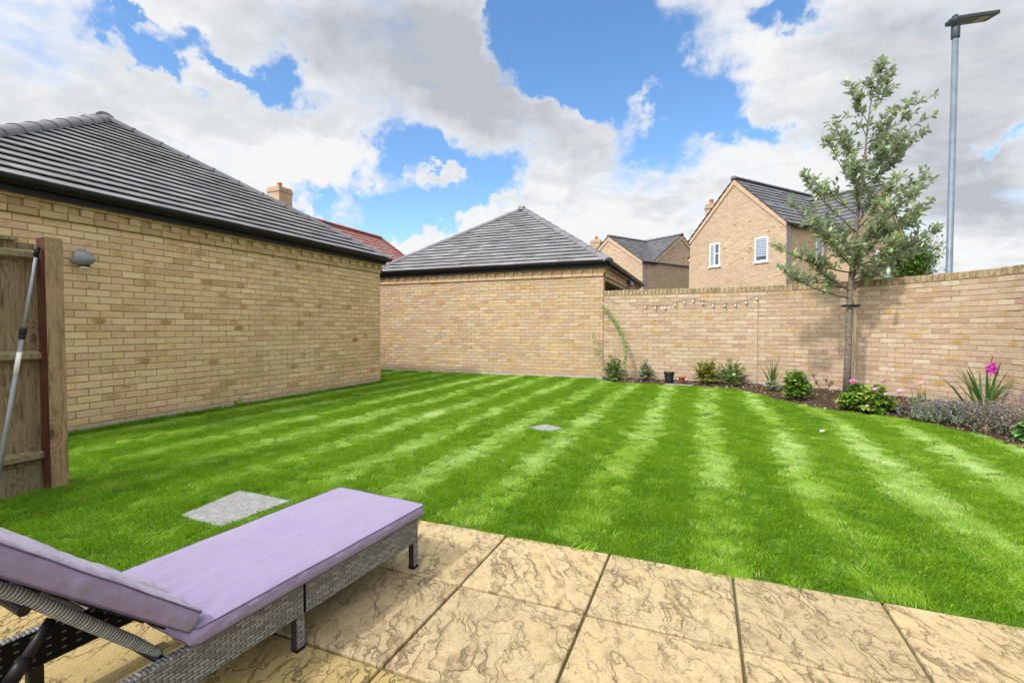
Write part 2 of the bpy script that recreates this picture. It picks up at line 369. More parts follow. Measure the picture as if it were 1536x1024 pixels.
# ------------------------------------------------------------------ roofs
def clip(poly, a, b, c):          # keep a*x+b*y+c >= 0
    out = []
    for i in range(len(poly)):
        p, q = poly[i], poly[(i+1) % len(poly)]
        fp, fq = a*p[0]+b*p[1]+c, a*q[0]+b*q[1]+c
        if fp >= 0: out.append(p)
        if (fp >= 0) != (fq >= 0): k = fp/(fp-fq); out.append((p[0]+(q[0]-p[0])*k, p[1]+(q[1]-p[1])*k))
    return out
def tile_face(mb, O, U, V, w, hgt, gauge, tw, clips, th=.027, seed=0):
    """rows of flat tiles on the plane O + u U + v V; each row steps over the one below"""
    rr = random.Random(seed); O = Vector(O); U = Vector(U).normalized(); V = Vector(V).normalized(); N = U.cross(V).normalized()
    if N.z < 0: N = -N
    rows = int(math.ceil(hgt / gauge))
    for r in range(rows):
        v0 = r * gauge; v1 = min(hgt, v0 + gauge) ; off = (r % 2) * tw * .5 + rr.uniform(-.02, .02)
        u = -off
        while u < w:
            dj = rr.uniform(-.005, .005); g = .001
            poly = [(u + g, v0 + dj), (u + tw - g, v0 + dj), (u + tw - g, v1), (u + g, v1)]
            for c in clips + [(1, 0, 0), (-1, 0, w)]:
                poly = clip(poly, *c)
                if len(poly) < 3: break
            if len(poly) >= 3:
                mb.tint = rr.random() * .7 + .3 * rr.random(); lift = rr.uniform(-.0015, .0025)
                top = []; bot = []
                for (a, b) in poly:
                    f = (b - v0) / gauge; h = th * (1.15 - f * 1.0) + lift
                    P = O + U * a + V * b
                    top.append(mb.vert(P + N * h)); bot.append(mb.vert(P + N * (h - .012)))
                mb.face(top); n = len(poly)
                for k in range(n): mb.face((bot[k], bot[(k+1) % n], top[(k+1) % n], top[k]))
            u += tw
def cap_run(mb, A, B, r=.1, seg=.42, droop=(.0), wid=.13):
    """overlapping half-round ridge or hip tiles from A to B"""
    A = Vector(A); B = Vector(B); d = (B - A); n = max(1, round(d.length / seg)); d.normalize(); st = (B - A).length / n
    sd = d.cross(Vector((0, 0, 1))).normalized(); up = sd.cross(d).normalized()
    for i in range(n):
        mb.tint = rnd.random(); p0 = A + d * (i * st - .012); p1 = A + d * ((i + 1) * st + .012)
        rg = []
        for (p, k) in ((p0, 1.08), (p0 + d * .03, 1.09), (p0 + d * .03, 1.0), (p1, .97)):
            row = []
            for j in range(9):
                a = math.pi * (j / 8); x = math.cos(a) * wid * k; y = math.sin(a) * r * k - .045
                row.append(mb.vert(p + sd * x + up * y))
            rg.append(row)
        for a, b in zip(rg, rg[1:]):
            for j in range(8): mb.face((a[j], a[j+1], b[j+1], b[j]))
        mb.face(rg[0][::-1]); mb.face(rg[-1])
def gutter(parent, A, B, out, r=.055, name='gutter'):
    A = Vector(A); B = Vector(B); d = (B - A).normalized(); o = Vector(out).normalized(); mb = MB()
    prof = [(-1, .25), (-1, 0)] + [(-math.cos(a), -math.sin(a)) for a in [math.pi * k / 10 for k in range(1, 10)]] + [(1, 0), (1, .25), (.86, .25), (.86, 0)] + [(math.cos(a) * .86, -math.sin(a) * .86) for a in [math.pi * k / 8 for k in range(1, 8)]] + [(-.86, 0), (-.86, .25)]
    def ring(p, k=1.): return [mb.vert(p + o * x * r * k + Vector((0, 0, y * r * k))) for x, y in prof]
    a, b = ring(A), ring(B); n = len(prof)
    for k in range(n): mb.face((a[k], a[(k+1) % n], b[(k+1) % n], b[k]))
    mb.face(a); mb.face(b[::-1])
    Ln = (B - A).length; q = .9
    while q < Ln:
        for (s0, s1) in ((q, q + .025),):
            a, b = ring(A + d * s0, 1.12), ring(A + d * s1, 1.12)
            for k in range(n): mb.face((a[k], a[(k+1) % n], b[(k+1) % n], b[k]))
            mb.face(a); mb.face(b[::-1])
        q += .95
    return mb.build(name, M['black_plastic'], parent, smooth=False)

def hip_garage(root, x0, x1, y0, y1, mb_brick, trim, eave, rise, ov=.10, ridge='x', courses=20, tw=.33, wall_builder=None, sides='ESWN'):
    w = wall_builder() if wall_builder else None
    if w is None:
        w = MB()
        for (a, b) in (((x0, y0), (x1, y0)), ((x1, y0), (x1, y1)), ((x1, y1), (x0, y1)), ((x0, y1), (x0, y0))):
            w.poly([(*a, -.1), (*b, -.1), (*b, eave - .1), (*a, eave - .1)])
    w.build('wall', mb_brick, root)
    # corbelled frieze: string course, alternating dentils, top course
    fr = MB(); pr = .038
    z1 = 29 * C
    def run(ax, c0, c1, fixed, sgn):
        def bx(u0, u1, d0, d1, za, zb):
            fr.tint = rnd.random()
            lo, hi = sorted((fixed + sgn * d0, fixed + sgn * d1))
            if ax == 'y': fr.box((lo, u0, za), (hi, u1, zb))
            else: fr.box((u0, lo, za), (u1, hi, zb))
        u = c0 - pr
        while u < c1 + pr:
            e = min(u + L - .008, c1 + pr); bx(u, e, -.01, pr, z1 + .004, z1 + C - .005); u += L
        u = c0 - pr; st = L * .5; k = 0
        while u < c1 + pr:
            e = min(u + st - .006, c1 + pr)
            bx(u, e, -.01, pr + (.001 if k % 2 else -.030), z1 + C, z1 + 2*C - .004); u += st; k += 1
        u = c0 - pr - .1
        while u < c1 + pr:
            e = min(u + L - .004, c1 + pr); bx(max(u, c0 - pr), e, -.01, pr + .004, z1 + 2*C, z1 + 2*C + .045); u += L
    run('y', y0, y1, x1, 1); run('x', x0, x1, y0, -1)
    run('y', y0, y1, x0, -1); run('x', x0, x1, y1, 1)
    fr.build('frieze', trim, root, bevel=.003, bseg=1)
    mo = MB(); mo.box((x0 - .004, y0 - .004, z1 - .001), (x1 + .004, y1 + .004, z1 + 2*C + .04)); mo.build('frieze_bed', M['mortar'], root)
    # soffit and fascia
    s = MB(); zz = z1 + 2*C + .046
    s.box((x0 - ov + .03, y0 - ov + .03, zz), (x1 + ov - .03, y1 + ov - .03, zz + .02))
    for q in ((x0 - ov + .01, y0 - ov + .01, x1 + ov - .01, y0 - ov + .03), (x0 - ov + .01, y1 + ov - .03, x1 + ov - .01, y1 + ov - .01),
              (x0 - ov + .01, y0 - ov + .031, x0 - ov + .03, y1 + ov - .031), (x1 + ov - .03, y0 - ov + .031, x1 + ov - .01, y1 + ov - .031)):
        s.box((q[0], q[1], zz - .02), (q[2], q[3], eave + .01))
    s.build('fascia', M['black_plastic'], root)
    X0, X1, Y0, Y1 = x0 - ov - .04, x1 + ov + .04, y0 - ov - .04, y1 + ov + .04
    Wx, Wy = X1 - X0, Y1 - Y0; half = min(Wx, Wy) / 2; top = eave + rise
    if Wx >= Wy: Ra, Rb = Vector((X0 + half, (Y0 + Y1) / 2, top)), Vector((X1 - half, (Y0 + Y1) / 2, top))
    else: Ra, Rb = Vector(((X0 + X1) / 2, Y0 + half, top)), Vector(((X0 + X1) / 2, Y1 - half, top))
    sl = math.hypot(half, rise); cp = half / sl; rf = MB(); g = sl / courses
    def face(O, U, wd, inward, seed):
        V = Vector((inward[0] * half, inward[1] * half, rise))
        tile_face(rf, O, U, V, wd, sl, g, tw, [(1, -cp, 0), (-1, -cp, wd)], seed=seed)
    face((X1, Y0, eave), (0, 1, 0), Wy, (-1, 0), 1)
    face((X0, Y0, eave), (1, 0, 0), Wx, (0, 1), 2)
    face((X0, Y0, eave), (0, 1, 0), Wy, (1, 0), 3)
    face((X0, Y1, eave), (1, 0, 0), Wx, (0, -1), 4)
    roof = rf.build('roof', M['tile'], root)
    und = MB(); d = .012
    A, B, Cc, D = [Vector(p) for p in ((X0+.02, Y0+.02, eave-d), (X1-.02, Y0+.02, eave-d), (X1-.02, Y1-.02, eave-d), (X0+.02, Y1-.02, eave-d))]
    a2, b2 = Ra - Vector((0, 0, .03)), Rb - Vector((0, 0, .03))
    if Wx >= Wy: und.poly([A, B, b2, a2]); und.poly([B, Cc, b2]); und.poly([Cc, D, a2, b2]); und.poly([D, A, a2])
    else: und.poly([A, B, a2]); und.poly([B, Cc, b2, a2]); und.poly([Cc, D, b2]); und.poly([D, A, a2, b2])
    und.poly([A, D, Cc, B]); und.build('roof_underlay', M['dark'], root)
    cp_ = MB(); up = Vector((0, 0, .035))
    for cnr, apex in (((X1, Y0), Rb if Wx >= Wy else Ra), ((X1, Y1), Rb), ((X0, Y0), Ra), ((X0, Y1), Ra if Wx >= Wy else Rb)):
        cap_run(cp_, Vector((cnr[0], cnr[1], eave)) + up * .6, apex + up, wid=.105, r=.082)
    if (Ra - Rb).length > .1: cap_run(cp_, Ra + up, Rb + up, wid=.15, r=.12)
    cp_.build('ridge_cap', M['tile_cap'], root, smooth=False)
    ge = ov + .045
    gz = eave - .012
    gutter(root, (x1 + ge, y0 - ge, gz), (x1 + ge, y1 + ge, gz), (1, 0, 0))
    gutter(root, (x0 - ge, y0 - ge, gz), (x1 + ge, y0 - ge, gz), (0, -1, 0))
    gutter(root, (x0 - ge, y1 + ge, gz), (x1 + ge, y1 + ge, gz), (0, 1, 0))

EAVE, RISE = 2.455, 2.0
XL = -5.97
gl = thing('garage', 'nearest tan brick garage on the left, its ridge running off the picture', 'garage', (0, 0, 0), 'brick garages with tiled hip roofs')
hip_garage(gl, -14.5, XL, 1.70, 7.76, M['bed_mortar'], M['trim_left'], EAVE, RISE)
gb = thing('garage', 'far brick garage with pyramid roof, joined to the garden wall', 'garage', (0, 0, 0), 'brick garages with tiled hip roofs')
def back_walls():
    x0, x1, y0, y1 = -7.68, -1.94, 9.87, 15.5; w = MB(); T = EAVE - .1
    w.poly([(x0, y0, -.1), (x1, y0, -.1), (x1, y0, T), (x0, y0, T)])
    w.poly([(x1, y1, -.1), (x0, y1, -.1), (x0, y1, T), (x1, y1, T)])
    w.poly([(x0, y1, -.1), (x0, y0, -.1), (x0, y0, T), (x0, y1, T)])
    # right side with a recessed door opening
    for ya, yb, za, zb in ((y0, 10.06, -.1, T), (10.06, 12.5, 2.075, T), (12.5, y1, -.1, T)):
        w.poly([(x1, ya, za), (x1, yb, za), (x1, yb, zb), (x1, ya, zb)])
    w.poly([(x1, 10.06, -.1), (x1 - .25, 10.06, -.1), (x1 - .25, 10.06, 2.075), (x1, 10.06, 2.075)])
    w.poly([(x1 - .25, 12.5, -.1), (x1, 12.5, -.1), (x1, 12.5, 2.075), (x1 - .25, 12.5, 2.075)])
    w.poly([(x1, 10.06, 2.075), (x1 - .25, 10.06, 2.075), (x1 - .25, 12.5, 2.075), (x1, 12.5, 2.075)])
    return w
hip_garage(gb, -7.68, -1.94, 9.87, 15.5, M['bed_mortar'], M['trim_back'], EAVE, RISE - .04, wall_builder=back_walls)
d = MB(); d.box((-2.23, 10.062, -.1), (-2.19, 12.498, 2.073))
for k in range(5): d.box((-2.188, 10.1, .1 + k * .4), (-2.18, 12.46, .45 + k * .4))
d.build('garage_door', M['dark'], gb)
lay_bricks('brickwork', gl, M['gb_left'], lambda s: (Vector((XL, 1.70 + s)), Vector((0, 1)), Vector((1, 0))), 6.06, 0, 29, 1)
lay_bricks('brickwork', gb, M['gb_back'], lambda s: (Vector((-7.68 + s, 9.87)), Vector((1, 0)), Vector((0, -1))), 5.74, 0, 29, 2, gap=.0085)
lay_bricks('brickwork', gb, M['gb_back'], lambda s: (Vector((-1.94, 9.87 + s)), Vector((0, 1)), Vector((1, 0))), 5.6, 0, 29, 3, skip=lambda a, e, z: e > .19 and a < 2.63 and z < 2.05)
def wall_lamp(parent_loc, rz, label):
    o = thing('wall_lamp', label, 'wall lamp', parent_loc, 'half-dome lamps on garage walls', rz)
    b = MB(); b.lathe([(.052, 0), (.055, .004), (.055, .018), (.045, .022)], mtx=Matrix.Rotation(R(90), 4, 'Y'), n=20); b.build('back_plate', M['pole_metal'], o, smooth=True)
    k_ = MB(); k_.tube([(-.075 * math.cos(rz) - .0, .075 * math.sin(rz), 0), (0, 0, 0), (.03, 0, 0)], [.03, .028, .02], 12); k_.build('bracket', M['pole_metal'], o, smooth=True)
    s = MB(); rings = []
    for i in range(13):                       # hood: a tapering snout open underneath
        f = i / 12; x = .02 + f * .135; rr = .088 * (1 - f ** 1.8) ** .72 + .001
        rings.append([s.vert((x, math.cos(a) * rr, .022 + math.sin(a) * rr * (1.12 if math.sin(a) > 0 else .95) - f * .012)) for a in [2 * math.pi * k / 24 for k in range(24)]])
    for a, c in zip(rings, rings[1:]):
        for k in range(24): s.face((a[k], a[(k+1) % 24], c[(k+1) % 24], c[k]))
    s.face(rings[0]); s.face(rings[-1]); s.build('hood', M['grey_lamp'], o, smooth=True)
    u = MB(); u.lathe([(.036, -.042), (.04, -.036), (.04, -.01)], c=(.06, 0, -.04), n=20); u.build('lens', M['bulb_glass'], o, smooth=True)
    u = MB(); u.lathe([(.043, -.032), (.046, -.03), (.046, -.018), (.043, -.016)], c=(.06, 0, -.032), n=20); u.build('lens_ring', M['black_plastic'], o, smooth=True)
wall_lamp((XL + .075, 2.82, 1.765), R(38), 'grey hooded lamp on the left brick wall above the fence post')
wall_lamp((-1.94 + .075, 12.9, 2.22), R(38), 'pale wall lamp under the eaves round the corner of the back garage')

# ------------------------------------------------------------------ curved garden wall
WP = [(-1.93, 9.868), (-.68, 9.86), (.17, 9.83), (.93, 9.77), (1.55, 9.63), (2.02, 9.42), (2.42, 9.17), (2.75, 8.90), (3.0, 8.66), (3.22, 8.40), (3.40, 8.12), (3.54, 7.80), (3.64, 7.40), (3.71, 6.9), (3.74, 6.3), (3.76, 5.2), (3.76, 3.6), (3.76, 1.6), (3.76, -1.)]
def catmull(P, n=8):
    out = []
    for i in range(len(P) - 1):
        p0, p1, p2, p3 = [Vector(P[max(0, min(len(P)-1, i + k))]) for k in (-1, 0, 1, 2)]
        for k in range(n):
            t = k / n; out.append(.5 * ((2*p1) + (p2-p0)*t + (2*p0-5*p1+4*p2-p3)*t*t + (3*p1-p0-3*p2+p3)*t**3))
    out.append(Vector(P[-1])); return out
WC = catmull(WP)
arc = [0]
for a, b in zip(WC, WC[1:]): arc.append(arc[-1] + (b - a).length)
def on_wall(s, off=0.):
    for i in range(len(WC) - 1):
        if arc[i+1] >= s or i == len(WC) - 2:
            k = (s - arc[i]) / (arc[i+1] - arc[i]); p = WC[i].lerp(WC[i+1], k); d = (WC[i+1] - WC[i]).normalized()
            nn = Vector((d.y, -d.x)); return p + nn * off, d, nn     # nn points into the garden
WT = 1.735
gw = thing('garden_wall', 'curved tan brick garden wall with soldier-brick coping along the right of the lawn', 'garden wall')
w = MB(); TH = .215
nf = []
for i, p in enumerate(WC):
    _, d, nn = on_wall(arc[i]); nf.append((p, nn))
for i in range(len(WC) - 1):
    (p, n1), (q, n2) = nf[i], nf[i+1]; a0, a1 = arc[i], arc[i+1]; o = .5 * C
    w.poly([(*p, -.1), (*q, -.1), (*q, WT), (*p, WT)], [(a0, -.1+o), (a1, -.1+o), (a1, WT+o), (a0, WT+o)])
    P, Q = p - n1*TH, q - n2*TH
    w.poly([(*Q, -.1), (*P, -.1), (*P, WT), (*Q, WT)], [(-a1, -.1), (-a0, -.1), (-a0, WT), (-a1, WT)])
    w.poly([(*p, WT), (*q, WT), (*Q, WT), (*P, WT)], [(a0, 0), (a1, 0), (a1, TH), (a0, TH)])
w.build('wall', M['bed_mortar'], gw)
lay_bricks('brickwork', gw, M['gb_garden'], lambda s: (lambda r: (r[0], r[1], r[2]))(on_wall(s)), arc[-1] - .1, -.045, 24, 5, gap=.0085)
cp = MB(); cp2 = MB(); s = .0; rr = random.Random(3)
while s < arc[-1] - .08:
    p, d, nn = on_wall(s + .034); cp.tint = rr.random()
    hw = .031 + rr.uniform(-.002, .001); z1 = WT + .113 + rr.uniform(-.003, .003); o1 = .006 + rr.uniform(-.003, .003)
    a = [(p + d * sx * hw + nn * oy) for sx, oy in ((-1, o1), (1, o1), (1, -TH - .004), (-1, -TH - .004))]
    i = [cp.vert((*q, WT + .008)) for q in a] + [cp.vert((*q, z1)) for q in a]
    for q in ((0,3,2,1),(4,5,6,7),(0,1,5,4),(1,2,6,5),(2,3,7,6),(3,0,4,7)): cp.face([i[k] for k in q])
    s += .0742
cp.build('coping', M['coping'], gw, bevel=.006, bseg=2)
for i in range(len(WC) - 1):
    (p, n1), (q, n2) = nf[i], nf[i+1]
    A, B, Cc, D = p - n1*.009, q - n2*.009, q - n2*(TH-.003), p - n1*(TH-.003)
    z0, z1 = WT + .001, WT + .099
    cp2.poly([(*A, z0), (*B, z0), (*B, z1), (*A, z1)]); cp2.poly([(*A, z1), (*B, z1), (*Cc, z1), (*D, z1)]); cp2.poly([(*Cc, z0), (*D, z0), (*D, z1), (*Cc, z1)])
cp2.build('coping_bed', M['mortar'], gw)
# movement joint, a vertical strip of sealant
sj = min(range(len(WC)), key=lambda i: abs(WC[i].x - .915)); p, d, nn = on_wall(arc[sj])
mj = MB(); a = [p + d*k + nn*o for k, o in ((-.007, .009), (.007, .009), (.007, -.01), (-.007, -.01))]
mj.prism([tuple(q) for q in a], .05, WT - .12); mj.build('movement_joint', simple('sealant', (.30, .19, .10), .8), gw)

# ------------------------------------------------------------------ string lights on the wall
BL = [(-1.081,1.513),(-.888,1.483),(-.699,1.493),(-.513,1.542),(-.342,1.591),(-.185,1.613),(-.017,1.558),(.172,1.517),(.369,1.513),(.551,1.51),(.73,1.556),(.906,1.626)]
sl = thing('string_light', 'string of twelve clear festoon bulbs draped along the brick garden wall', 'string lights', (-1.1, 9.8, 1.5))
def yw(x): # front face of the wall at x
    for a, b in zip(WC, WC[1:]):
        if a.x <= x <= b.x: return a.y + (b.y - a.y) * (x - a.x) / (b.x - a.x)
    return 9.86
pts = [(-1.75, 1.60)] + [(x, z + .05) for x, z in BL]
cb = MB(); cv = catmull([(x, z) for x, z in pts], 6); cb.tube([(q.x + 1.1, yw(q.x) - .03 - 9.8, q.y - 1.5) for q in cv], .004, 6); cb.build('cable', M['cable'], sl)
for x, z in BL:
    so = MB(); y = yw(x) - .035; so.lathe([(.006, .05), (.013, .045), (.014, .012), (.011, .008)][::-1], c=(x + 1.1, y - 9.8, z - 1.5), n=12); so.build('socket', M['cable'], sl, smooth=True)
    bu = MB(); bu.lathe([(.002, -.042), (.012, -.038), (.018, -.028), (.0185, -.017), (.013, -.002), (.010, .01)], c=(x + 1.1, y - 9.8, z - 1.5), n=14); bu.build('bulb', M['bulb_glass'], sl, smooth=True)

# ------------------------------------------------------------------ fence, post, pole
fx = -4.142; fe = 1.765
fn = thing('timber_fence', 'weathered closeboard timber fence panel with three rails on the left', 'fence', (fx, 0, 0))
b = MB(); y = 1.86; rr = random.Random(5)
boards = []
while y > -1.6:
    wd = rr.uniform(.085, .1); boards.append((y - wd, y)); y -= wd - .012
for (a, c) in boards:
    b.tint = rr.random(); o = rr.uniform(-.002, .002)
    b.prism([(-.052 + o, a), (-.028 + o, a), (-.043 + o, c), (-.052 + o, c)], .17, 1.645, lambda x, y, z: (x, y, z))
b.build('board', M['board'], fn)
def rail(z, h=.075, dd=.045, name='rail'):
    b = MB(); b.prism([(-.027, z - h/2), (dd - .02, z - h/4), (dd - .02, z + h/4), (-.027, z + h/2)], -1.6, 1.762, lambda x, y, zz: (x, zz, y)); b.build(name, M['rail_wood'], fn, bevel=.004)
for z in (1.565, .895, .225): rail(z)
b = MB(); b.box((-.05, -1.6, -.03), (-.018, 1.86, .167)); b.build('gravel_board', M['rail_wood'], fn, bevel=.004)
b = MB(); b.box((-.075, -1.6, 1.648), (.0, 1.67, 1.672)); b.build('capping', M['rail_wood'], fn, bevel=.004)
fp = thing('fence_post', 'square timber fence post, one face stained dark red, at the end of the fence', 'fence post', (-4.10, 1.81, 0))
b = MB(); b.box((-.045, -.047, -.05), (.049, .05, 1.687)); b.m = 1; b.box((-.046, -.0505, -.05), (.0485, -.0475, 1.684)); b.build('fence_post_body', [M['post_wood'], M['post_stain']], fp, bevel=.003)
po = thing('telescopic_pole', 'grey telescopic pole leaning against the timber fence', 'pole', (-4.05, 1.70, 1.6))
top = Vector((-4.075, 1.735, 1.60)); bot = Vector((-3.95, 1.44, .0)); dv = bot - top
def pp(f): return top + dv * f - Vector((-4.05, 1.70, 1.6))
b = MB(); b.tube([pp(.03), pp(.36)], .0095, 14); b.build('inner_tube', M['pole_metal'], po, smooth=True)
b = MB(); b.tube([pp(.36), pp(1.)], .0125, 14); b.build('outer_tube', M['pole_metal'], po, smooth=True)
b = MB(); b.tube([pp(.325), pp(.33), pp(.345), pp(.35), pp(.365), pp(.37)], [.014, .019, .019, .016, .016, .013], 14); b.build('clamp', M['black_plastic'], po)
b = MB(); b.tube([pp(-.012), pp(-.005), pp(.012), pp(.035)], [.007, .016, .015, .011], 12); b.build('end_cap', M['black_plastic'], po, smooth=True)
b = MB(); b.tube([pp(.42), pp(.50)], .0128, 14); b.build('paper_label', M['paper'], po, smooth=True)

b = MB(); rnd_ = random.Random(4)
for k in range(260):
    y = rnd_.uniform(.9, 1.86); x = -4.09 + abs(rnd_.gauss(0, .035)) if y < 1.74 else rnd_.uniform(-4.2, -4.02)
    rnd = rnd_; b.blade((x, y, -.004), (rnd_.gauss(0, .8), rnd_.gauss(0, .8), .7), rnd_.uniform(.03, .075), .003, .5, 3)
def dry(t, b_): t.put(b_.inputs['Base Color'], t.ramp(t.attr('tint'), [(0, (.12, .07, .03)), (.5, (.28, .20, .10)), (1, (.16, .22, .05))])); b_.inputs['Roughness'].default_value = .9
tag(b.build('dry_grass', mat('dry_grass', build=dry), autouv=False), 'brown dry grass along the foot of the timber fence', 'grass', kind='stuff')

# ------------------------------------------------------------------ ground, patio, soil, lawn
def ground_mat(t, b):
    n = t.noise(t.pos(), .6, 5, .6); t.put(b.inputs['Base Color'], t.ramp(n, [(.3, (.07, .08, .03)), (.7, (.12, .12, .06))])); b.inputs['Roughness'].default_value = 1.
g = MB(); g.poly([(-300, -300, -.03), (300, -300, -.03), (300, 300, -.03), (-300, 300, -.03)]); tag(g.build('ground', mat('ground', build=ground_mat)), kind='structure')
def turf(t, b):
    n = t.noise(t.pos(), 30, 5, .7); t.put(b.inputs['Base Color'], t.ramp(n, [(.3, (.045, .10, .010)), (.6, (.09, .19, .018)), (.8, (.14, .20, .04))])); b.inputs['Roughness'].default_value = 1.
    b.inputs['Specular IOR Level'].default_value = .1
    t.put(b.inputs['Normal'], t.bump(n, 1, .02))
PX = -1.478; PE = 2.262; PL = 1.238
EDGE = catmull([(-1.93, 9.80), (-1.55, 9.45), (-1.0, 9.38), (-.3, 9.40), (.1, 9.33), (.45, 9.2), (.70, 8.91), (1.0, 8.15), (1.27, 7.65), (1.58, 7.28), (1.91, 7.12), (2.2, 6.95), (2.375, 6.58), (2.50, 6.3), (2.60, 6.0), (2.69, 5.6), (2.8, 5.0), (2.88, 4.2), (2.92, 3.2), (2.92, PE)], 4)
lawn_poly = [(XL - .02, 1.9), (XL - .02, 7.76), (-9.5, 7.78), (-9.5, 9.9), (-1.93, 9.9)] + [tuple(p) for p in EDGE] + [(PX, PE), (PX, PL), (-4.10, PL), (-4.15, 1.9)]
l = MB(); l.poly([(x, y, -.006) for x, y in lawn_poly]); tag(l.build('lawn', mat('turf', build=turf)), kind='structure')
def soil_mat(t, b):
    p = t.pos(); n = t.noise(p, 22, 6, .7); v = t.vor(p, 60, out='Color')
    c = t.ramp(n, [(.3, (.035, .022, .014)), (.55, (.095, .062, .04)), (.75, (.16, .115, .08))])
    t.put(b.inputs['Base Color'], c); b.inputs['Roughness'].default_value = 1.; b.inputs['Specular IOR Level'].default_value = .1
    t.put(b.inputs['Normal'], t.bump(t.m('ADD', n, t.m('MULTIPLY', t.vor(p, 45), .6)), 1, .03))
sb = MB(); NS = 60
er = [EDGE[int(i * (len(EDGE) - 1) / NS)] for i in range(NS + 1)]
wr = []
smax = min(range(len(WC)), key=lambda i: abs(WC[i].y - 1.6) + abs(WC[i].x - 3.76))
for i in range(NS + 1): wr.append(on_wall(arc[smax] * i / NS, -.01)[0])
grid = []
for i in range(NS + 1):
    row = []
    for k in range(9):
        f = k / 8; p = er[i].lerp(wr[i], f); h = -.012 + .055 * math.sin(min(1, f * 1.6) * math.pi / 2) + rnd.uniform(-.008, .008) * (k > 0)
        row.append(sb.vert((p.x, p.y, h)))
    grid.append(row)
for a, b_ in zip(grid, grid[1:]):
    for k in range(8): sb.face((a[k], b_[k], b_[k+1], a[k+1]))
SOIL = mat('soil', build=soil_mat); tag(sb.build('soil', SOIL, smooth=True), kind='structure')
def bed_z(x, y): return .04
# bark and pebbles over the soil (uncountable)
ch = MB(); rr = random.Random(11)
for _ in range(3800):
    i = rr.randrange(NS); f = rr.random() ** .8; p = er[i].lerp(er[i+1], rr.random()).lerp(wr[i], f); z = -.008 + .055 * math.sin(min(1, f * 1.6) * math.pi / 2)
    ch.tint = rr.random(); s_ = rr.uniform(.006, .018); q = Matrix.Translation((p.x, p.y, z + .004)) @ Quaternion((rr.random()-.5, rr.random()-.5, rr.random()-.5, rr.random()-.5)).normalized().to_matrix().to_4x4()
    ch.box((-s_, -s_*.5, -s_*.3), (s_, s_*.5, s_*.3), q)
def chip_mat(t, b):
    t.put(b.inputs['Base Color'], t.ramp(t.attr('tint'), [(0, (.05, .03, .018)), (.5, (.12, .07, .045)), (.8, (.2, .14, .095)), (1, (.38, .31, .24))])); b.inputs['Roughness'].default_value = .95
tag(ch.build('bark_mulch', mat('chips', build=chip_mat)), 'brown bark chips and pebbles scattered over the flower bed soil', 'mulch', kind='stuff')

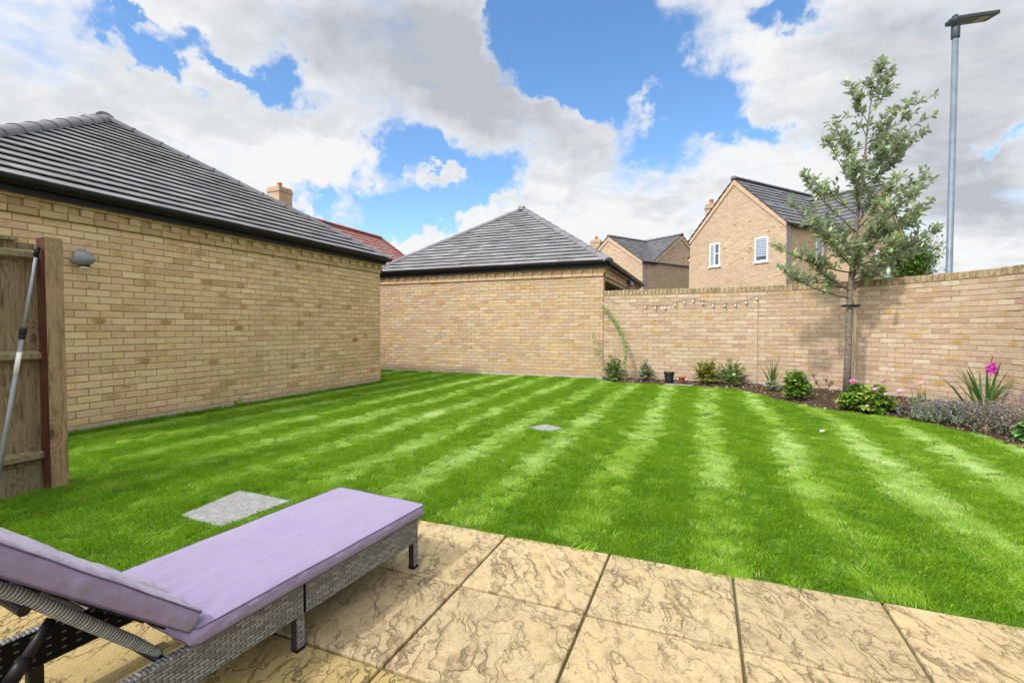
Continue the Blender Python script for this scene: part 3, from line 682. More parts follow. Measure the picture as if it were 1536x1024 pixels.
# patio of riven slabs
def riven(t, b):
    p = t.pos(); sid = t.attr('tint'); x, y, z = t.xyz(p)
    q = t.comb(t.m('ADD', x, t.m('MULTIPLY', sid, 37.)), t.m('ADD', y, t.m('MULTIPLY', sid, 61.)), t.m('MULTIPLY', sid, 9.))
    rt = t.k.new('ShaderNodeVectorRotate'); rt.rotation_type = 'Z_AXIS'; t.put(rt.inputs['Vector'], q)
    t.put(rt.inputs['Angle'], t.m('ADD', -.55, t.m('MULTIPLY', sid, .35)))
    w = rt.outputs[0]
    wrp = t.vm('SCALE', t.vm('SUBTRACT', t.noise(w, 11, 5, .65, color=True), (.5, .5, .5)), scale=.085)
    w1 = t.vm('ADD', w, wrp)
    def isl(sc, an, th, off, det=1.8):
        f = t.m('SUBTRACT', t.noise(t.vm('ADD', t.vm('MULTIPLY', w1, (1., an, 1.)), (off, off * 1.7, 0.)), sc, det, .5), th)
        up = t.ss(f, -.002, .006); edge = t.m('MULTIPLY', t.ss(f, -.018, -.001), t.ss(f, .007, .001)); skirt = t.m('MULTIPLY', t.ss(f, -.06, -.002), t.m('SUBTRACT', 1., up))
        return up, edge, skirt
    broad = t.noise(w1, 3.5, 3, .55); fine = t.noise(p, 110, 6, .8); mid = t.noise(t.vm('MULTIPLY', w1, (1., .5, 1.)), 30, 7, .78); pat = t.noise(w, 5.5, 4, .65)
    A = isl(8., .42, .53, 0.); B = isl(10., .36, .56, 7.3); D = isl(19., .5, .63, 3.1); E_ = isl(5., .30, .53, 12.9)
    mxx = lambda k, q: t.m('MAXIMUM', t.m('MAXIMUM', A[k], t.m('MULTIPLY', B[k], q)), t.m('MAXIMUM', t.m('MULTIPLY', D[k], q * .8), t.m('MULTIPLY', E_[k], .9)))
    line = t.m('MULTIPLY', mxx(1, .9), t.ss(t.m('ADD', pat, t.m('MULTIPLY', mid, .35)), .52, .80, .0, 1.)); skirt = mxx(2, .9)
    fl = t.m('ADD', t.m('ADD', A[0], t.m('MULTIPLY', B[0], .8)), t.m('ADD', t.m('MULTIPLY', D[0], .6), t.m('MULTIPLY', E_[0], .8)))
    low = t.m('MULTIPLY', skirt, t.ss(t.m('ADD', mid, t.m('MULTIPLY', pat, .6)), .66, .92))
    c = t.ramp(broad, [(.3, (.50, .39, .205)), (.55, (.55, .44, .25)), (.75, (.49, .39, .22))])
    c = t.mix(t.m('MULTIPLY', t.ss(fl, .5, 1.8), .35), c, (.53, .43, .275))
    c = t.mix(t.m('MULTIPLY', t.ss(mid, .47, .60), .46), c, (.31, .225, .12))
    c = t.mix(t.m('MULTIPLY', low, .6), c, (.21, .145, .08))
    c = t.mix(t.m('MULTIPLY', t.ss(fine, .50, .62), .5), c, (.25, .18, .095))
    c = t.mix(t.m('MULTIPLY', line, .42), c, (.17, .12, .065))
    pink = t.m('MULTIPLY', t.ss(t.noise(p, 2.2, 3, .6), .5, .68), .35)
    c = t.mix(pink, c, (.36, .285, .18)); c = t.mix(1., c, t.ramp(t.m('FRACT', t.m('MULTIPLY', sid, 17.3)), [(0, (.86, .85, .84)), (.5, (1., .99, .97)), (1, (1.08, 1.05, 1.))]), 'MULTIPLY')
    # the older row of slabs under the lounger is yellower and smoother
    yel = t.ss(t.m('ADD', y, t.m('MULTIPLY', t.m('SUBTRACT', x, -1.4), .0)), 1.2185, 1.2165)
    yel = t.m('MULTIPLY', yel, t.ss(x, -.3, -.42))
    c = t.mix(t.m('MULTIPLY', yel, .68), c, (.42, .31, .105))
    c = t.mix(t.m('MULTIPLY', yel, t.m('MULTIPLY', line, .8)), c, (.12, .08, .03))
    t.put(b.inputs['Base Color'], c); b.inputs['Roughness'].default_value = .8; b.inputs['Specular IOR Level'].default_value = .3
    h = t.m('ADD', t.m('ADD', t.m('MULTIPLY', fl, .45), t.m('MULTIPLY', line, -.35)), t.m('ADD', t.m('MULTIPLY', mid, .55), t.m('MULTIPLY', fine, .22)))
    t.put(b.inputs['Normal'], t.bump(h, .9, .018))
pa = MB(); rr = random.Random(2); P = .5355
for i in range(-8, 7):
    for j in range(-6, 3):
        x0 = -.94 + i * P; y1 = 2.262 - j * .523; y0 = y1 - .523
        if j < 0: continue
        if x0 + P < PX + .2 and y1 > 1.3: continue
        if x0 < -4.7: continue
        g_ = .005; pa.tint = rr.random(); y0 += .002; y1 -= .002; tl = [rr.uniform(-.003, .003) for _ in range(4)]
        a, b_, c_, d_ = (x0 + g_, y0 + g_), (x0 + P - g_, y0 + g_), (x0 + P - g_, y1 - g_), (x0 + g_, y1 - g_)
        i8 = [pa.vert((*q, -.04)) for q in (a, b_, c_, d_)] + [pa.vert((*q, tl[n])) for n, q in enumerate((a, b_, c_, d_))]
        for q in ((0,3,2,1),(4,5,6,7),(0,1,5,4),(1,2,6,5),(2,3,7,6),(3,0,4,7)): pa.face([i8[k] for k in q])
for i in range(-8, 7):
    for j in range(3, 7):
        x0 = -.94 + i * P; y1 = 2.262 - j * .523; y0 = y1 - .523; g_ = .0045; pa.tint = rr.random()
        if x0 < -4.7: continue
        pa.box((x0 + g_, y0 + g_, -.04), (x0 + P - g_, y1 - g_, rr.uniform(-.001, .001)))
tag(pa.build('patio', mat('riven_slab', build=riven), bevel=.006, bseg=2), kind='structure')
def joint(t, b):
    n = t.noise(t.pos(), 9, 5, .7); t.put(b.inputs['Base Color'], t.ramp(n, [(.35, (.10, .075, .045)), (.52, (.13, .11, .045)), (.7, (.07, .095, .015))])); b.inputs['Roughness'].default_value = 1.
    t.put(b.inputs['Normal'], t.bump(t.noise(t.pos(), 120, 3), 1, .01))
jb = MB(); jb.poly([(-4.7, -1.5, -.013), (2.85, -1.5, -.013), (2.85, PL + .0, -.013), (-4.7, PL, -.013)]); jb.poly([(PX, PL, -.013), (2.85, PL, -.013), (2.85, PE, -.013), (PX, PE, -.013)])
tag(jb.build('patio_joint', mat('joint', build=joint)), kind='structure')
# grey stone slabs let into the lawn
def stone(t, b):
    p = t.pos(); n = t.noise(p, 30, 6, .75, dist=1.5); t.put(b.inputs['Base Color'], t.ramp(n, [(.3, (.13, .13, .13)), (.5, (.27, .27, .27)), (.7, (.40, .40, .39))])); b.inputs['Roughness'].default_value = .9
    t.put(b.inputs['Normal'], t.bump(n, .8, .012))
SM = mat('grey_stone', build=stone)
SL = [[(-2.80, 1.80), (-2.43, 1.77), (-2.39, 2.205), (-2.86, 2.225)], [(-1.77, 4.79), (-1.51, 4.68), (-1.39, 4.92), (-1.63, 5.06)]]
for pts, lab in zip(SL, ('larger grey riven stone slab set in the lawn behind the lounger', 'small grey stone slab sunk in the middle of the striped lawn')):
    cx = sum(p[0] for p in pts) / 4; cy = sum(p[1] for p in pts) / 4
    s_ = MB(); s_.prism([(x - cx, y - cy) for x, y in pts], -.05, .002); tag(s_.build('stone_slab', SM, loc=(cx, cy, 0), bevel=.006), lab, 'stone slab', 'grey slabs in the lawn')

# ------------------------------------------------------------------ grass (uncountable): clumps of real blades instanced over the lawn
def grass_mat(t, b):
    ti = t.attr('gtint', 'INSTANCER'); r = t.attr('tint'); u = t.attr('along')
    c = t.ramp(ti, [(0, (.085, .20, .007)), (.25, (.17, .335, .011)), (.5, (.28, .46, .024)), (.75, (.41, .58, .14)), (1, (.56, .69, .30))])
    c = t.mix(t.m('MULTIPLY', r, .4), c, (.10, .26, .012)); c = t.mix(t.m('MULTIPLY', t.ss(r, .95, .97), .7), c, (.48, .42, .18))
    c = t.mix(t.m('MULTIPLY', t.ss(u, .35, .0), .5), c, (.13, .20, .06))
    t.put(b.inputs['Base Color'], c); b.inputs['Roughness'].default_value = .5; b.inputs['Specular IOR Level'].default_value = .3
    tr = t.k.new('ShaderNodeBsdfTranslucent'); t.put(tr.inputs[0], t.mix(1., c, (1.1, 1.25, .6), 'MULTIPLY')); mx = t.k.new('ShaderNodeMixShader'); mx.inputs[0].default_value = .32
    t.l.new(b.outputs[0], mx.inputs[1]); t.l.new(tr.outputs[0], mx.inputs[2]); t.l.new(mx.outputs[0], t.k['Material Output'].inputs[0])
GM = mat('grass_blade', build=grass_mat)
gcol = bpy.data.collections.new('grass_clumps')
def clump(seed, n=95, rad=.055, hh=.028, wild=.15, lean=0.):
    rr = random.Random(seed); V = []; F = []; T = []; A = []
    for _ in range(n):
        a = rr.uniform(0, 2*math.pi); r_ = rad * math.sqrt(rr.random()); x, y = r_*math.cos(a), r_*math.sin(a)
        h = hh * rr.uniform(.55, 1.15); ln = rr.uniform(.1, .75 + wild) * h; da = rr.uniform(0, 2*math.pi); w = rr.uniform(.0010, .0019)
        fa = rr.uniform(0, math.pi); wx, wy = math.cos(fa)*w, math.sin(fa)*w; t_ = rr.random()
        dx, dy = math.cos(da)*ln*(1 - .5*abs(lean)), math.sin(da)*ln*(1 - .5*abs(lean)) + h * lean; h *= (1 - .35 * abs(lean)); i = len(V)
        V += [(x-wx, y-wy, 0), (x+wx, y+wy, 0), (x-wx*.85+dx*.35, y-wy*.85+dy*.35, h*.55), (x+wx*.85+dx*.35, y+wy*.85+dy*.35, h*.55), (x+dx, y+dy, h)]
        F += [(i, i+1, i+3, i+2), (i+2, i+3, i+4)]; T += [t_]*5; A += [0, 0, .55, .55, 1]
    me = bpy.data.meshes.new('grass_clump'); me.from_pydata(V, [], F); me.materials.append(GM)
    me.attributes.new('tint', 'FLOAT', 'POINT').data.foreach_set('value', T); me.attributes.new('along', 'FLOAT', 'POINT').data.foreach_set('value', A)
    o = bpy.data.objects.new('grass_clump_%03d' % seed, me); gcol.objects.link(o)
for k in range(5): clump(100 + k, lean=-.35)          # blades leaning to the patio
for k in range(5): clump(200 + k, lean=1.15)         # blades rolled away from it
def inside(x, y, poly):
    c = False; j = len(poly) - 1
    for i in range(len(poly)):
        (xi, yi), (xj, yj) = poly[i], poly[j]
        if (yi > y) != (yj > y) and x < (xj - xi) * (y - yi) / (yj - yi) + xi: c = not c
        j = i
    return c
from mathutils import noise as mn
def grass(name, poly, dens_near, dens_far, label):
    xs = [p[0] for p in poly]; ys = [p[1] for p in poly]; area = (max(xs)-min(xs))*(max(ys)-min(ys))
    rr = random.Random(21); pts = []; rot = []; scl = []; tin = []; idx = []
    for _ in range(int(area * dens_near)):
        x, y = rr.uniform(min(xs), max(xs)), rr.uniform(min(ys), max(ys))
        dn = dens_far + (dens_near - dens_far) * max(0, min(1, (6.5 - y) / 4))
        if rr.random() > dn / dens_near or x < -9 or not inside(x, y, poly): continue
        if any(inside(x, y, [(sum(q[0] for q in s)/4 + (p[0]-sum(q[0] for q in s)/4)*1.12, sum(q[1] for q in s)/4 + (p[1]-sum(q[1] for q in s)/4)*1.12) for p in s]) for s in SL): continue
        if PX < x and y < PE + .02 or y < PL + .03: 
            if rr.random() < .5: continue
        # mower stripes run along Y; the blades of a pale stripe lie away from the camera
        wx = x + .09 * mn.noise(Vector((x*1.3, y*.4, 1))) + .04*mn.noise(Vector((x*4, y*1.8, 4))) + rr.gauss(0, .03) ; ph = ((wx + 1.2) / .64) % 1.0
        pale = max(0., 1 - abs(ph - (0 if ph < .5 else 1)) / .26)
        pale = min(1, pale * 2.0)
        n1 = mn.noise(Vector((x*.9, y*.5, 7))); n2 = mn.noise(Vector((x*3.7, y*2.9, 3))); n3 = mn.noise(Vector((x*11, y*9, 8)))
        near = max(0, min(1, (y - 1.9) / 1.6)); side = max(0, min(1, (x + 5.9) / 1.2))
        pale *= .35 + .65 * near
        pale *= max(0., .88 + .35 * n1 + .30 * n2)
        ti = .34 + .33 * pale * (.6 + .4*side) + .13*n1 + .17*n2 + .11*n3 + rr.gauss(0, .05) + .06 * (near - .5)  # stripe brightness from the blades' lean is also painted into the tint
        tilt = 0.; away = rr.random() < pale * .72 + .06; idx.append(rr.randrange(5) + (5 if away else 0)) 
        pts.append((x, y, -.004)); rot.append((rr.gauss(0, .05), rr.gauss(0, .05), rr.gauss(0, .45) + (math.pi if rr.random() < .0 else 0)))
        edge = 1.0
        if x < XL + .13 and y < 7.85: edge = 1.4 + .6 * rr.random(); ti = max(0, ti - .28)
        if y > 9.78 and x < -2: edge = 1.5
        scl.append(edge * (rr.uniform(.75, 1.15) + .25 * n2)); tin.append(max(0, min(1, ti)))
    me = bpy.data.meshes.new(name); me.from_pydata(pts, [], [])
    a = me.attributes.new('grot', 'FLOAT_VECTOR', 'POINT'); a.data.foreach_set('vector', np.array(rot, dtype=np.float32).ravel())
    me.attributes.new('gscl', 'FLOAT', 'POINT').data.foreach_set('value', scl); me.attributes.new('gtint', 'FLOAT', 'POINT').data.foreach_set('value', tin)
    me.attributes.new('gidx', 'INT', 'POINT').data.foreach_set('value', idx)
    o = bpy.data.objects.new(name, me); COL.objects.link(o); tag(o, label, 'grass', kind='stuff')
    ng = bpy.data.node_groups.new('scatter_' + name, 'GeometryNodeTree')
    ng.interface.new_socket('Geometry', in_out='INPUT', socket_type='NodeSocketGeometry'); ng.interface.new_socket('Geometry', in_out='OUTPUT', socket_type='NodeSocketGeometry')
    N = ng.nodes; Lk = ng.links; gi = N.new('NodeGroupInput'); go = N.new('NodeGroupOutput'); ip = N.new('GeometryNodeInstanceOnPoints'); ci = N.new('GeometryNodeCollectionInfo')
    ci.inputs['Collection'].default_value = gcol; ci.inputs['Separate Children'].default_value = True; ci.inputs['Reset Children'].default_value = True
    ip.inputs['Pick Instance'].default_value = True
    def na(nm, dt): n = N.new('GeometryNodeInputNamedAttribute'); n.data_type = dt; n.inputs[0].default_value = nm; return n.outputs[0]
    e2r = N.new('FunctionNodeEulerToRotation') ; Lk.new(na('grot', 'FLOAT_VECTOR'), e2r.inputs[0])
    # yaw first, then lean: euler XYZ applied with z first would turn the lean, so use a second rotation about the world axes
    Lk.new(gi.outputs[0], ip.inputs['Points']); Lk.new(ci.outputs[0], ip.inputs['Instance']); Lk.new(na('gscl', 'FLOAT'), ip.inputs['Scale']); Lk.new(na('gidx', 'INT'), ip.inputs['Instance Index'])
    Lk.new(e2r.outputs[0], ip.inputs['Rotation']); Lk.new(ip.outputs[0], go.inputs[0])
    md = o.modifiers.new('scatter', 'NODES'); md.node_group = ng
    print(name, len(pts), 'clumps')
# turn the lean into a z-last euler: for each clump we want Rx(tilt) * Rz(yaw)
_e = grass
def fix_rot(o):
    a = o.data.attributes['grot']; n = len(a.data); buf = np.zeros(n*3, dtype=np.float32); a.data.foreach_get('vector', buf); buf = buf.reshape(-1, 3)
    for i in range(n):
        m = Matrix.Rotation(float(buf[i, 0]), 3, 'X') @ Matrix.Rotation(float(buf[i, 1]), 3, 'Y') @ Matrix.Rotation(float(buf[i, 2]), 3, 'Z'); e = m.to_euler('XYZ'); buf[i] = (e.x, e.y, e.z)
    a.data.foreach_set('vector', buf.ravel())
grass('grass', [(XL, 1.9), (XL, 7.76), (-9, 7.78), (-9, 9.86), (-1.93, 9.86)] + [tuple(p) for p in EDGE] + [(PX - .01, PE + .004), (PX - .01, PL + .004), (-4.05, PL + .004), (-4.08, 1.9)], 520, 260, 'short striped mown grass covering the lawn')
fix_rot(bpy.data.objects['grass'])

# ------------------------------------------------------------------ sun lounger
la = math.atan2(.05, .639)      # its long side leans a little off the patio joints
LO = Vector((-1.189, 1.808, 0))
lo = thing('sun_lounger', 'grey rattan sun lounger with lilac cushions standing on the patio', 'sun lounger', LO, rz=-la)
# local: x to the right (outer side at x=0), y along the lounger (foot end y=0, head end negative)
def weave(t, b):
    uv = t.uv(); x, y, _ = t.xyz(uv); n = t.noise(uv, 40, 2); y = t.m('ADD', y, t.m('MULTIPLY', t.m('SUBTRACT', t.noise(uv, 8, 2), .5), .004))
    py, px = .0100, .030
    row = t.m('FLOOR', t.m('DIVIDE', y, py)); fy = t.m('FRACT', t.m('DIVIDE', y, py))
    xs = t.m('ADD', t.m('DIVIDE', x, px), t.m('MULTIPLY', t.m('MODULO', t.m('ADD', row, 1000.), 2.), .5)); fx_ = t.m('FRACT', xs)
    ov = t.m('MULTIPLY', t.m('SINE', t.m('MULTIPLY', fx_, math.pi)), t.m('SINE', t.m('MULTIPLY', fy, math.pi)))   # domed over-strand
    gap = t.m('MULTIPLY', t.ss(t.m('SINE', t.m('MULTIPLY', fx_, math.pi)), .08, .3), t.ss(t.m('SINE', t.m('MULTIPLY', fy, math.pi)), .1, .42))
    r = t.wn(t.comb(t.m('FLOOR', xs), row, 5.))['Value']; strk = t.noise(t.vm('MULTIPLY', uv, (12, 500, 1)), 1., 2)
    c = t.ramp(t.m('ADD', t.m('MULTIPLY', r, .6), t.m('MULTIPLY', strk, .4)), [(.2, (.12, .125, .125)), (.5, (.19, .20, .198)), (.8, (.27, .285, .28))])
    c = t.mix(gap, (.05, .052, .05), c)
    t.put(b.inputs['Base Color'], c); b.inputs['Roughness'].default_value = .5
    t.put(b.inputs['Normal'], t.bump(t.m('MULTIPLY', ov, gap), .7, .004))
WV = mat('rattan', build=weave)
def wrap(t, b):
    o = t.obj(); ln = t.attr('tint'); k = t.m('MULTIPLY', ln, 95.); r = t.wn(t.comb(t.m('FLOOR', k), 1., 2.))['Value']; f = t.m('SINE', t.m('MULTIPLY', t.m('FRACT', k), math.pi))
    c = t.ramp(r, [(0, (.26, .28, .28)), (1, (.42, .45, .45))]); c = t.mix(t.ss(f, .05, .35), (.05, .05, .05), c)
    dash = t.m('MULTIPLY', t.ss(t.m('ABSOLUTE', t.m('SUBTRACT', t.m('MODULO', k, 2.), 1.)), .45, .2), t.ss(t.m('ABSOLUTE', t.xyz(t.k.new('ShaderNodeNewGeometry').outputs['Normal'])[2]), .62, .5))
    t.put(b.inputs['Base Color'], c); b.inputs['Roughness'].default_value = .5; t.put(b.inputs['Normal'], t.bump(f, 1, .008))
WR = mat('rattan_wrap', build=wrap)
FT, FB, LW = .228, .118, .50
def inner(t, b):
    uv = t.uv(); x, y, _ = t.xyz(uv); row = t.m('FLOOR', t.m('DIVIDE', y, .0115)); fy = t.m('FRACT', t.m('DIVIDE', y, .0115)); fx_ = t.m('FRACT', t.m('ADD', t.m('DIVIDE', x, .034), t.m('MULTIPLY', t.m('MODULO', t.m('ADD', row, 1000.), 2.), .5)))
    d = t.m('MULTIPLY', t.ss(t.m('ABSOLUTE', t.m('SUBTRACT', fx_, .5)), .2, .12), t.ss(t.m('ABSOLUTE', t.m('SUBTRACT', fy, .5)), .3, .2)); d = t.m('MULTIPLY', d, t.m('LESS_THAN', t.m('MODULO', t.m('ADD', row, 1000.), 2.), .5))
    t.put(b.inputs['Base Color'], t.mix(d, (.010, .010, .010), (.16, .15, .12))); b.inputs['Roughness'].default_value = .8; b.inputs['Specular IOR Level'].default_value = .15
INN = mat('rattan_inside', build=inner)
def panel(name, y0, y1, x0, x1, z0=FB, z1=FT, out=None):
    b = MB(); b.box((x0, y0, z0), (x1, y1, z1))
    # the strands show on the outside and top, the inside is the dark backing
    if out is None: out = 1 if x1 > -.02 else (-1 if x0 < -LW + .02 else 0)
    b.mi = [1, 0, 0 if out == 0 else 1, 0 if out >= 0 else 1, 0 if out == 0 else 1, 0 if out <= 0 else 1]
    return b.build(name, [WV, INN], lo, bevel=.006, bseg=3)
panel('side_rail', -.612, 0, -.03, 0); panel('side_rail', -1.6, -.617, -.03, 0)
panel('side_rail', -.612, 0, -LW, -LW + .03); panel('side_rail', -1.6, -.617, -LW, -LW + .03)
panel('end_rail', -.03, -.0005, -LW + .031, -.031); panel('cross_rail', -.655, -.617, -LW + .031, -.031, .14, .215); panel('end_rail', -1.6, -1.57, -LW + .031, -.031)
for (x0, x1) in ((-.031, .0), (-LW, -LW + .031)):
    for y0 in (-.034, -.648, -1.15, -1.595):
        b = MB(); b.box((x0 + .001, y0, .012), (x1 - .001, y0 + .034, FB + .004)); o_ = x0 > -.1; b.mi = [1, 1, 1, 0 if o_ else 1, 1, 1 if o_ else 0]; lg = b.build('leg', [WV, M['dark']], lo, bevel=.003)
        b = MB(); b.box((x0, y0 - .001, 0), (x1, y0 + .035, .012)); b.build('foot_pad', M['black_plastic'], lg, bevel=.002)
deck = MB()
for k in range(14): deck.box((-LW + .03, -.07 - k * .068, FT - .016), (-.03, -.03 - k * .068, FT - .006))
deck.build('deck_strap', M['black_plastic'], lo)
# cushions
def fabric(t, b):
    p = t.obj(); n = t.noise(p, 900, 2); w = t.noise(p, 6, 3, .5, dist=.6)
    c = t.mix(w, (.225, .185, .30), (.275, .23, .355)); t.put(b.inputs['Base Color'], c); b.inputs['Roughness'].default_value = .95; b.inputs['Specular IOR Level'].default_value = .15
    b.inputs['Sheen Weight'].default_value = .25
    t.put(b.inputs['Normal'], t.bump(t.m('ADD', t.m('MULTIPLY', n, .1), t.noise(t.vm('MULTIPLY', p, (26., 9., 20.)), 1., 4, .6, dist=1.6)), .5, .008))
FAB = mat('lilac_fabric', build=fabric); PIP = simple('lilac_piping', (.10, .075, .14), .9)
def cushion(name, w, ln, th, mtx, pleat_end=0, seed=0):
    """boxed cushion: top and bottom panels, puckered sides, piping; local x across, y along, z up"""
    NX, NY = 34, 72; rr = random.Random(seed); b = MB()
    def prof(u, v):                                    # u,v in 0..1
        ex = min(u, 1 - u) * w; ey = min(v, 1 - v) * ln
        puff = (1 - math.exp(-ex / .035)) * (1 - math.exp(-ey / .035))
        h = puff * .013 + .008 * mn.noise(Vector((u*2.2, v*3.5, seed))) * puff + .003 * mn.noise(Vector((u*7 + v*3, v*12 - u*4, seed + 3))) * puff
        dend = (v if pleat_end == 0 else 1 - v) * ln   # creases running in from the hinge end
        crease = math.exp(-dend / .16) * .014 * (mn.noise(Vector((u*15 + v*6, v*3, seed + 5))) + .6 * mn.noise(Vector((u*34 - v*10, v*5, seed + 9)))) * (1 - math.exp(-ex / .03))
        crease += math.exp(-ex / .05) * .0055 * mn.noise(Vector((v*42, ex*8, seed + 2))) * (1 - math.exp(-ex / .006))
        return h + crease
    def ed(i, n): q = i / n; return .5 - .5 * math.cos(math.pi * q) * (1 - .25 * math.sin(math.pi * q) ** 2)
    def pt(i, j, top):
        u, v = ed(i, NX), ed(j, NY); cr = .012
        x = u * w; y = v * ln
        for (cx, cy, sx, sy) in ((cr*2, cr*2, -1, -1), (w-cr*2, cr*2, 1, -1), (cr*2, ln-cr*2, -1, 1), (w-cr*2, ln-cr*2, 1, 1)):
            if (x - cx) * sx > 0 and (y - cy) * sy > 0:
                dx, dy = (x-cx)/(2*cr), (y-cy)/(2*cr); q = max(abs(dx), abs(dy)); l_ = math.hypot(dx, dy)
                if l_ > 0: dx, dy = dx/l_*q, dy/l_*q; x, y = cx + dx*2*cr, cy + dy*2*cr
        sag = -.004 * mn.noise(Vector((u*3 + seed, v*5, 3)))
        z = (th + prof(u, v) if top else -prof(u, v) * .35) + sag * (1 if top else .3)
        return mtx @ Vector((x, y, z))
    T = [[b.vert(pt(i, j, True)) for j in range(NY+1)] for i in range(NX+1)]; B = [[b.vert(pt(i, j, False)) for j in range(NY+1)] for i in range(NX+1)]
    for i in range(NX):
        for j in range(NY): b.face((T[i][j], T[i+1][j], T[i+1][j+1], T[i][j+1])); b.face((B[i][j], B[i][j+1], B[i+1][j+1], B[i+1][j]))
    loop = [(i, 0) for i in range(NX)] + [(NX, j) for j in range(NY)] + [(i, NY) for i in range(NX, 0, -1)] + [(0, j) for j in range(NY, 0, -1)]
    # side strip with puckers
    rows = [[T[i][j] for i, j in loop]]; n = len(loop); K = 6; ctr = mtx @ Vector((w/2, ln/2, th/2))
    up = (mtx.to_3x3() @ Vector((0, 0, 1))).normalized()
    for k in range(1, K):
        f = k / K; row = []
        for q, (i, j) in enumerate(loop):
            a = Vector(b.v[T[i][j]]); c = Vector(b.v[B[i][j]]); p = a.lerp(c, f); dr = p - ctr; dr -= up * dr.dot(up)
            loc = mtx.inverted() @ p; ex = min(loc.x, w - loc.x); ey = min(loc.y, ln - loc.y)
            on = mtx.to_3x3() @ Vector(((1 if loc.x > w/2 else -1) if ex < ey else 0, (1 if loc.y > ln/2 else -1) if ex >= ey else 0, 0))
            s_ = loc.x + loc.y
            bulge = math.sin(math.pi * f) * (.007 + .010 * mn.noise(Vector((s_*38, f*2.2 + s_*6, seed))) + .0035 * mn.noise(Vector((s_*90, f*3, seed+1))))
            row.append(b.vert(p + on * bulge))
        rows.append(row)
    rows.append([B[i][j] for i, j in loop])
    for a, c in zip(rows, rows[1:]):
        for q in range(n): b.face((a[q], c[q], c[(q+1) % n], a[(q+1) % n]))
    o = b.build(name, FAB, lo, smooth=True)
    for rw, nm in ((rows[0], 'piping'), (rows[-1], 'piping')):
        m_ = MB(); pts = [Vector(b.v[i]) for i in rw[::1]]; pts.append(pts[0]); m_.tube(pts, .0022, 6, cap=False); m_.build(nm, PIP, o, smooth=True)
    return o
cushion('seat_cushion', LW + .03, 1.005, .042, Matrix.Translation((-LW - .005, -.985, FT + .012)), 0, 3)
ba = R(48)
hinge = Vector((0, -1.035, .235))
Bm = Matrix.Translation(hinge) @ Matrix.Rotation(-ba, 4, 'X'); Bc = Matrix.Translation((0, -.985, .272)) @ Matrix.Rotation(-R(42.5), 4, 'X')
b = MB(); b.tube([(-LW + .02, -1.03, .212), (-.02, -1.03, .212)], .011, 10); b.build('hinge_bar', M['black_plastic'], lo, smooth=True)
# backrest: local -y runs up the rest
for xx in (-.038, -LW + .038):
    b = MB(); pts = [Bm @ Vector((xx, -k * .01, 0)) for k in range(0, 40)]; pts += [pts[-1] + Vector((0, -math.cos(R(42.5)), math.sin(R(42.5)))) * .01 * k for k in range(1, 37)]
    rings = []
    for k, p in enumerate(pts): pass
    b.tube(pts, [.009 + .0055 * min(1, k / 9) for k in range(76)], 12)
    for i in range(len(b.v)): b.t[i] = (i // 12) / 76
    b.build('backrest_rail', WR, lo, smooth=True)
b = MB()
for k in range(11): b.box((-LW + .05, -.07 - k * .066, -.013), (-.05, -.03 - k * .066, -.007), Bc)
b.build('backrest_strap', M['black_plastic'], lo)
b = MB(); b.tube([Bm @ Vector((-LW + .03, -.36, -.02)), Bm @ Vector((-.03, -.36, -.02))], .012, 10); b.build('backrest_bar', M['black_plastic'], lo)
cushion('back_cushion', LW + .02, .775, .050, Bc @ Matrix.Translation((-LW - .005, -.775, 0)), 1, 8)
for xx in (-.10, -LW + .06):
    a, c = Bm @ Vector((xx, -.26, -.02)), Vector((xx, -1.50, .02))
    b = MB(); m_ = a.lerp(c, .22); b.tube([a, m_, m_, c], [.011, .011, .007, .007], 10); b.tube([a.lerp(c, .16), a.lerp(c, .26)], .015, 10); b.build('support_strut', M['black_plastic'], lo, smooth=True)
b = MB(); b.box((-.14, -1.02, .2), (-.10, -.975, .201), Matrix.Identity(4)); b.build('care_tag', simple('tag', (.45, .36, .22), .9), lo)

# ------------------------------------------------------------------ plants
def leaf_mat(name, cols, rough=.5, trans=.35, back=None):
    def f(t, b):
        r = t.attr('tint'); c = t.ramp(r, [(i / (len(cols) - 1), tuple(min(.85, q * 1.35) for q in k)) for i, k in enumerate(cols)])
        c = t.mix(t.m('MULTIPLY', t.noise(t.pos(), 8, 3), .3), c, tuple(k * .8 for k in cols[0]))
        if back:
            bf = t.k.new('ShaderNodeNewGeometry').outputs['Backfacing']; c = t.mix(bf, c, back)
        t.put(b.inputs['Base Color'], c); b.inputs['Roughness'].default_value = rough; b.inputs['Specular IOR Level'].default_value = .35
        tr = t.k.new('ShaderNodeBsdfTranslucent'); t.put(tr.inputs[0], c); mx = t.k.new('ShaderNodeMixShader'); mx.inputs[0].default_value = trans
        t.l.new(b.outputs[0], mx.inputs[1]); t.l.new(tr.outputs[0], mx.inputs[2]); t.l.new(mx.outputs[0], t.k['Material Output'].inputs[0])
    return mat(name, build=f)
